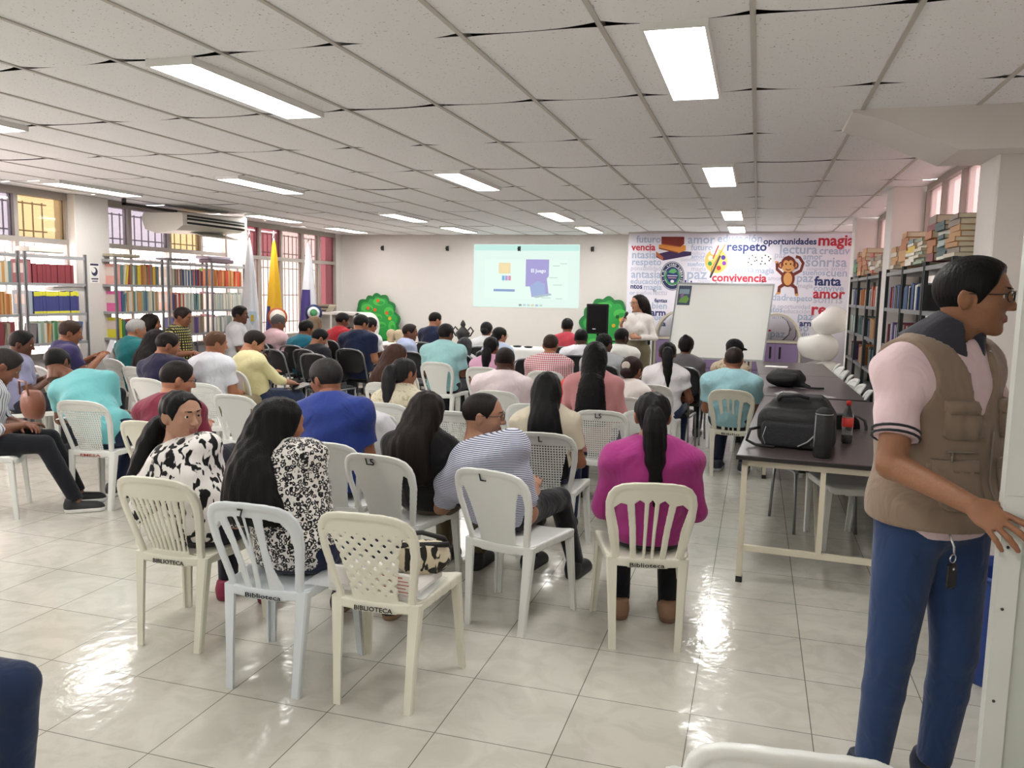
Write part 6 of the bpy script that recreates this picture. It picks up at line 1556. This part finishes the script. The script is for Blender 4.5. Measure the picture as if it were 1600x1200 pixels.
# ------------------------------------------------------------------ the man in the vest
vb = (.775, 2.96); vy = R(-136)
_vp = dict(pelvis=(.775, 2.97, .93), mid=(.775, 2.99, 1.16), neck=(.755, 2.96, 1.485), head=(.835, 2.935, 1.652), SR=(.625, 2.83, 1.40), SL=(.90, 3.13, 1.41), ER=(.595, 2.70, 1.13), WR=(.765, 2.44, 1.08), EL=(1.03, 3.19, 1.15), WL=(1.10, 3.02, .98),
             BR=(.695, 2.92, .90), BL=(.86, 3.02, .90), KR=(.665, 2.90, .48), KL=(.875, 2.97, .48), AR=(.64, 2.95, .09), AL=(.855, 3.03, .09))
_c = V3(.168, 0, 1.64)
for _k in _vp:
    _q = _c + .955 * (V3(*_vp[_k]) - _c); _q[2] = _q[2] if _k[0] not in 'KA' else (.085 if _k[0] == 'A' else .50); _vp[_k] = tuple(_q)
vb = (_vp['pelvis'][0], _vp['pelvis'][1])
Jv = world_J(vb, vy, **_vp)
Rv = rotz(vy)
Jv.update(HR=rotz(R(25)) @ rotx(R(-2)), HDR=Rv.T @ V3(.10, -.13, -.05), HZR=Rv.T @ V3(-.45, -.45, .75), toeR=R(15), toeL=R(-12))
pv, MHv = person('standing man in a taupe vest over a pale pink polo, jeans and glasses', vb, vy, Jv, dict(near=2, skin='#8d6248', shirt='#dfc6cb', sleeve=.72, collar='#34343c', csize=1.7, trim='#d9d6da', cuffs='#2b2b33', pants='#2c4067', hair=('short', '#0f0d0d'), glasses=1, handR='spread', loose=.010, hem=-.018, shoe=('#20283c', '#20232b'), legw=1.13, bulk=1.04, sh=.19))
def vest_part():
    F = Field((-.40, -.34, .84), (.40, .36, 1.60), .009)
    LAST['torso'](F, .030, neck=False)
    F.ell(Jv['pelvis'] + V3(0, .01, .01), (.208, .172, .12), .10)
    X, Y, Z = F.ax[0][:, None, None], F.ax[1][None, :, None], F.ax[2][None, None, :]
    for s, S_ in LAST['S'].items():       # armholes
        reg = np.maximum((S_[0] * s - .012 - X * s) + .10 * np.abs(Z - S_[2]), S_[2] - .13 - Z)
        F.v = np.maximum(F.v, -reg).astype(np.float32)
    P3 = Jv['neck']
    F.cone(P3 + V3(0, .01, -.05), P3 + V3(0, .03, .2), .098, .14, .01, op='s')
    F.cone(P3 + V3(0, .10, .03), P3 + V3(0, .20, -.25), .085, .005, .01, op='s')
    F.v = F.v + (.003 * np.sin(29 * Z + 13 * X) * np.sin(19 * X + 7)).astype(np.float32)
    F.plane((0, 0, .942), (0, 0, -1)); return F
vcol = cloth('#8b7868'); vF = vest_part()
inst('vest', np_mesh('vest', [vF.mesh() + (0,)], [vcol]), pv)
def front_y(x, z):
    """front surface of the vest at a given place"""
    i = int(round((x - vF.lo[0]) / vF.h)); k = int(round((z - vF.lo[2]) / vF.h)); col = vF.v[i, :, k]; n = np.where(col < 0)[0]
    return vF.lo[1] + vF.h * (n.max() + 1) if len(n) else .15
def pocket(name, x0, x1, z0, z1, d, seg=8):
    b = MB(); rings = []
    for i in range(seg + 1):
        x = x0 + (x1 - x0) * i / seg; e = .004 if i in (0, seg) else d
        zb = z0 + (.012 if i in (0, seg) else 0)
        ym = [front_y(x, zb) , front_y(x, (z0 + z1) / 2), front_y(x, z1)]
        rings.append([(x, ym[0] - .006, zb), (x, ym[0] + e, zb + .004), (x, ym[1] + e + .002, (z0 + z1) / 2), (x, ym[2] + e, z1 - .003), (x, ym[2] - .006, z1)])
    b.loft(rings, None, True, True); return b.build(name, vcol, pv)
for s in (1, -1):
    a, c = sorted((s * .050, s * .150)); pocket('chest_pocket', a, c, 1.225, 1.330, .008); pocket('pocket_flap', a - .003, c + .003, 1.300, 1.345, .014)
    a, c = sorted((s * .045, s * .165)); pocket('waist_pocket', a, c, 1.015, 1.165, .010); pocket('pocket_flap', a - .003, c + .003, 1.125, 1.150, .0135)
MB().tube([(.001, front_y(.001, z) + .002, z) for z in [.95 + .03 * i for i in range(11)]], .0035, 6).build('zip', mat('zip_metal', '#8e867c', .35, .6), pv)
MB().tube([(.06 + .02 * i, front_y(.06 + .02 * i, 1.19) + .004, 1.19) for i in range(5)], .003, 6).tube([(.13, front_y(.13, 1.19) + .008, 1.19), (.133, front_y(.13, 1.17) + .012, 1.16)], .004, 6).build('pocket_zip', mat('zip_metal', '#8e867c', .35, .6), pv)
kb = MB(); kx, ky = .135, front_y(.135, .96) - .004
kb.tube([(kx, ky - .02, .925), (kx, ky, .885), (kx, ky + .002, .862)], .0035, 6).tube([(kx + .013 * math.cos(R(30 * i)), ky, .848 + .013 * math.sin(R(30 * i))) for i in range(12)], .002, 6, closed=True)
kf = empty('car_key', tuple(Rv @ V3(kx, ky, .865) + V3(vb[0], vb[1], 0)), vy, 'black car key fob hanging from the belt of the man in the vest', 'key')
kb.v = [(x - kx, y - ky, z - .84) for x, y, z in kb.v]; kb.build('clip_ring', mat('silver', '#c9c9cc', .25, .9), kf)
MB().rbox((-.019, -.008, -.085), (.019, .008, -.005), .008).build('fob', blk, kf)
rg_ = MB().lathe([(0, 0), (.004, 0), (.004, .003), (0, .003)], 10, Matrix.Translation((.008, .008, -.02)) @ Matrix.Rotation(-math.pi / 2, 4, 'X')).build('button', mat('silver', '#c9c9cc', .25, .9), kf)

# ------------------------------------------------------------------ things held, worn on laps or left on chairs
def lap_thing(name, lab, cat, loc, size, col, rot, rough=.5):
    return tag(MB().rbox((-size[0] / 2, -size[1] / 2, 0), (size[0] / 2, size[1] / 2, size[2]), .004).build(name, mat(name + '_surface', col, rough), None, loc, rot), lab, cat)
pkt = empty('document_bag', (-1.235, 2.905, .447), R(-2), 'clear plastic bag of printed papers on the seat of the empty chair', 'bag'); pkt.scale = (1.2, 1, 1.35)
MB().rbox((-.17, -.10, 0), (.17, .13, .03), .01).build('papers', mat('printed_paper', '#e1dedb', .6, var=.05), pkt)
b = MB(); b.box((-.14, -.101, .005), (.0, -.100, .018)).box((.05, -.101, .008), (.15, -.100, .024)); b.build('printed_lines', mat('red_print', '#b9756a', .6), pkt)
MB().rbox((-.16, -.115, .0), (.17, -.102, .085), .004, Matrix.Rotation(R(8), 4, 'X')).build('paper_sheet', mat('printed_paper', '#e1dedb', .6, var=.05), pkt)
b = MB(); M8 = Matrix.Rotation(R(8), 4, 'X')
for i in range(5): b.box((.02, -.1165, .018 + .011 * i), (.15 - .01 * (i % 3), -.1152, .021 + .011 * i), M8)
b.box((.02, -.1165, .072), (.12, -.1152, .077), M8); b.build('printed_lines', mat('red_print', '#b9756a', .6), pkt)
film('film', .44, .27, .06, (-.03, .0, .0), 3, 5, pkt)
hb_ = empty('handbag', (-1.10, 2.98, .478), R(20), 'snakeskin print handbag with black trim resting on the empty chair', 'bag')
sdf_obj('body', (-.16, -.12, -.02), (.16, .12, .2), .008, lambda F: (F.ell((0, 0, .07), (.12, .065, .085), .02), F.plane((0, 0, .0), (0, 0, -1)), F.plane((0, 0, .13), (0, 0, 1))), cloth('#cfc4ab', 'strokes', '#2a2622', 1), hb_)
MB().tube([(-.10, 0, .10), (-.08, -.02, .17), (.0, -.03, .18), (.09, -.01, .15), (.11, .02, .10)], .010).tube([(-.11, -.03, .125), (.11, -.03, .13)], .012).build('handle', blk, hb_)
tote = empty('tote_bag', (-5.31, 4.98, .56), R(-20), 'brown leather bag on a lap behind the man in the blue vest', 'bag')
sdf_obj('body', (-.2, -.14, -.02), (.2, .14, .32), .01, lambda F: (F.ell((0, 0, .11), (.15, .075, .15), .02), F.plane((0, 0, 0), (0, 0, -1)), F.plane((0, 0, .22), (0, 0, 1))), mat('brown_leather', '#74412b', .45, bump=(18, .3)), tote)
MB().tube([(-.08, -.06, .19), (-.06, -.07, .30), (.06, -.07, .30), (.08, -.06, .19)], .008).build('handle', mat('brown_leather', '#74412b', .45, bump=(18, .3)), tote)
lap_thing('tablet', 'dark tablet computer on the lap of the man in pale yellow', 'tablet', (-4.40, 7.42, .60), (.19, .25, .01), '#22252d', (R(10), 0, R(-22)), .25)
lap_thing('paper_sheet', 'white paper held by the man in dark violet', 'paper', (-6.33, 6.83, .86), (.15, .004, .2), '#c9ccd4', (R(-20), 0, R(-28)))
lap_thing('phone', 'phone held by the man in the blue vest', 'phone', (-4.60, 4.62, .66), (.07, .14, .008), '#d9d9dc', (R(10), 0, R(-60)), .2)
jk = sdf_obj('white_jacket', (-.26, -.12, -.1), (.26, .12, .46), .011, lambda F: (F.ell((0, 0, .20), (.20, .075, .25), .03), F.cone((-.16, 0, .36), (.16, 0, .36), .05, .05, .05), F.cone((-.2, 0, .3), (-.21, .0, .0), .05, .04, .04), F.cone((.2, 0, .3), (.21, .0, .0), .05, .04, .04)), cloth('#dcdde2'))
jk.location = (-2.33, 4.93, .42); jk.rotation_euler = (R(14), 0, R(-4)); tag(jk, 'white jacket hung over a chair back in front of the man in royal blue', 'jacket')

# ------------------------------------------------------------------ the books: the most visible ones one by one, the rest as one mass
def book_size(b):
    p = Vector((b[0], b[1], b[2] + b[5] / 2)) - Vector((.168, 0, 1.64)); z = p.dot(fwd)
    if z < .3: return 0
    u, v = p.dot(rgt) / z * 1258 + 800, 600 - p.dot(upv) / z * 1258
    if not (-10 < u < 1610 and -10 < v < 1210) or 1540 < u: return 0
    return b[3] * b[5] / z ** 2
BOOKS.sort(key=book_size, reverse=True)
rest = {}
for n, (x, y, z, th, dep, hg, rot, c, lab, grp) in enumerate(BOOKS):
    if n < 296:
        o = inst('book', book_mesh(c), None, (x, y, z), rot, (th, dep, hg)); tag(o, lab, 'book', grp)
        if c == '#3c3f7a' and 'before the column' in lab:
            o['label'] = lab.replace('indigo book', 'indigo yellow-banded book')
            MB().box((.0, -.03, .8), (1, -.013, 1)).build('spine_band', band, o); MB().box((0, -.03, 0), (1, -.013, .1)).build('spine_band', band, o)
    else: rest.setdefault(c, []).append((Vector((x, y, z)), Euler(rot), Vector((th, dep, hg))))
b = MB(); ms = []
for c, L_ in rest.items():
    src = book_mesh(c)
    for p, e, s_ in L_:
        M = Matrix.LocRotScale(p, e, s_); off = len(b.v); b.v += [tuple(M @ v.co) for v in src.vertices]
        for f in src.polygons:
            m = src.materials[f.material_index]
            if m not in ms: ms.append(m)
            b.f.append([i + off for i in f.vertices]); b.m.append(ms.index(m)); b.sm.append(False)
if b.f: tag(b.build('shelved_books', ms), 'remaining small and half hidden books standing on the shelves', 'books', None, 'stuff')
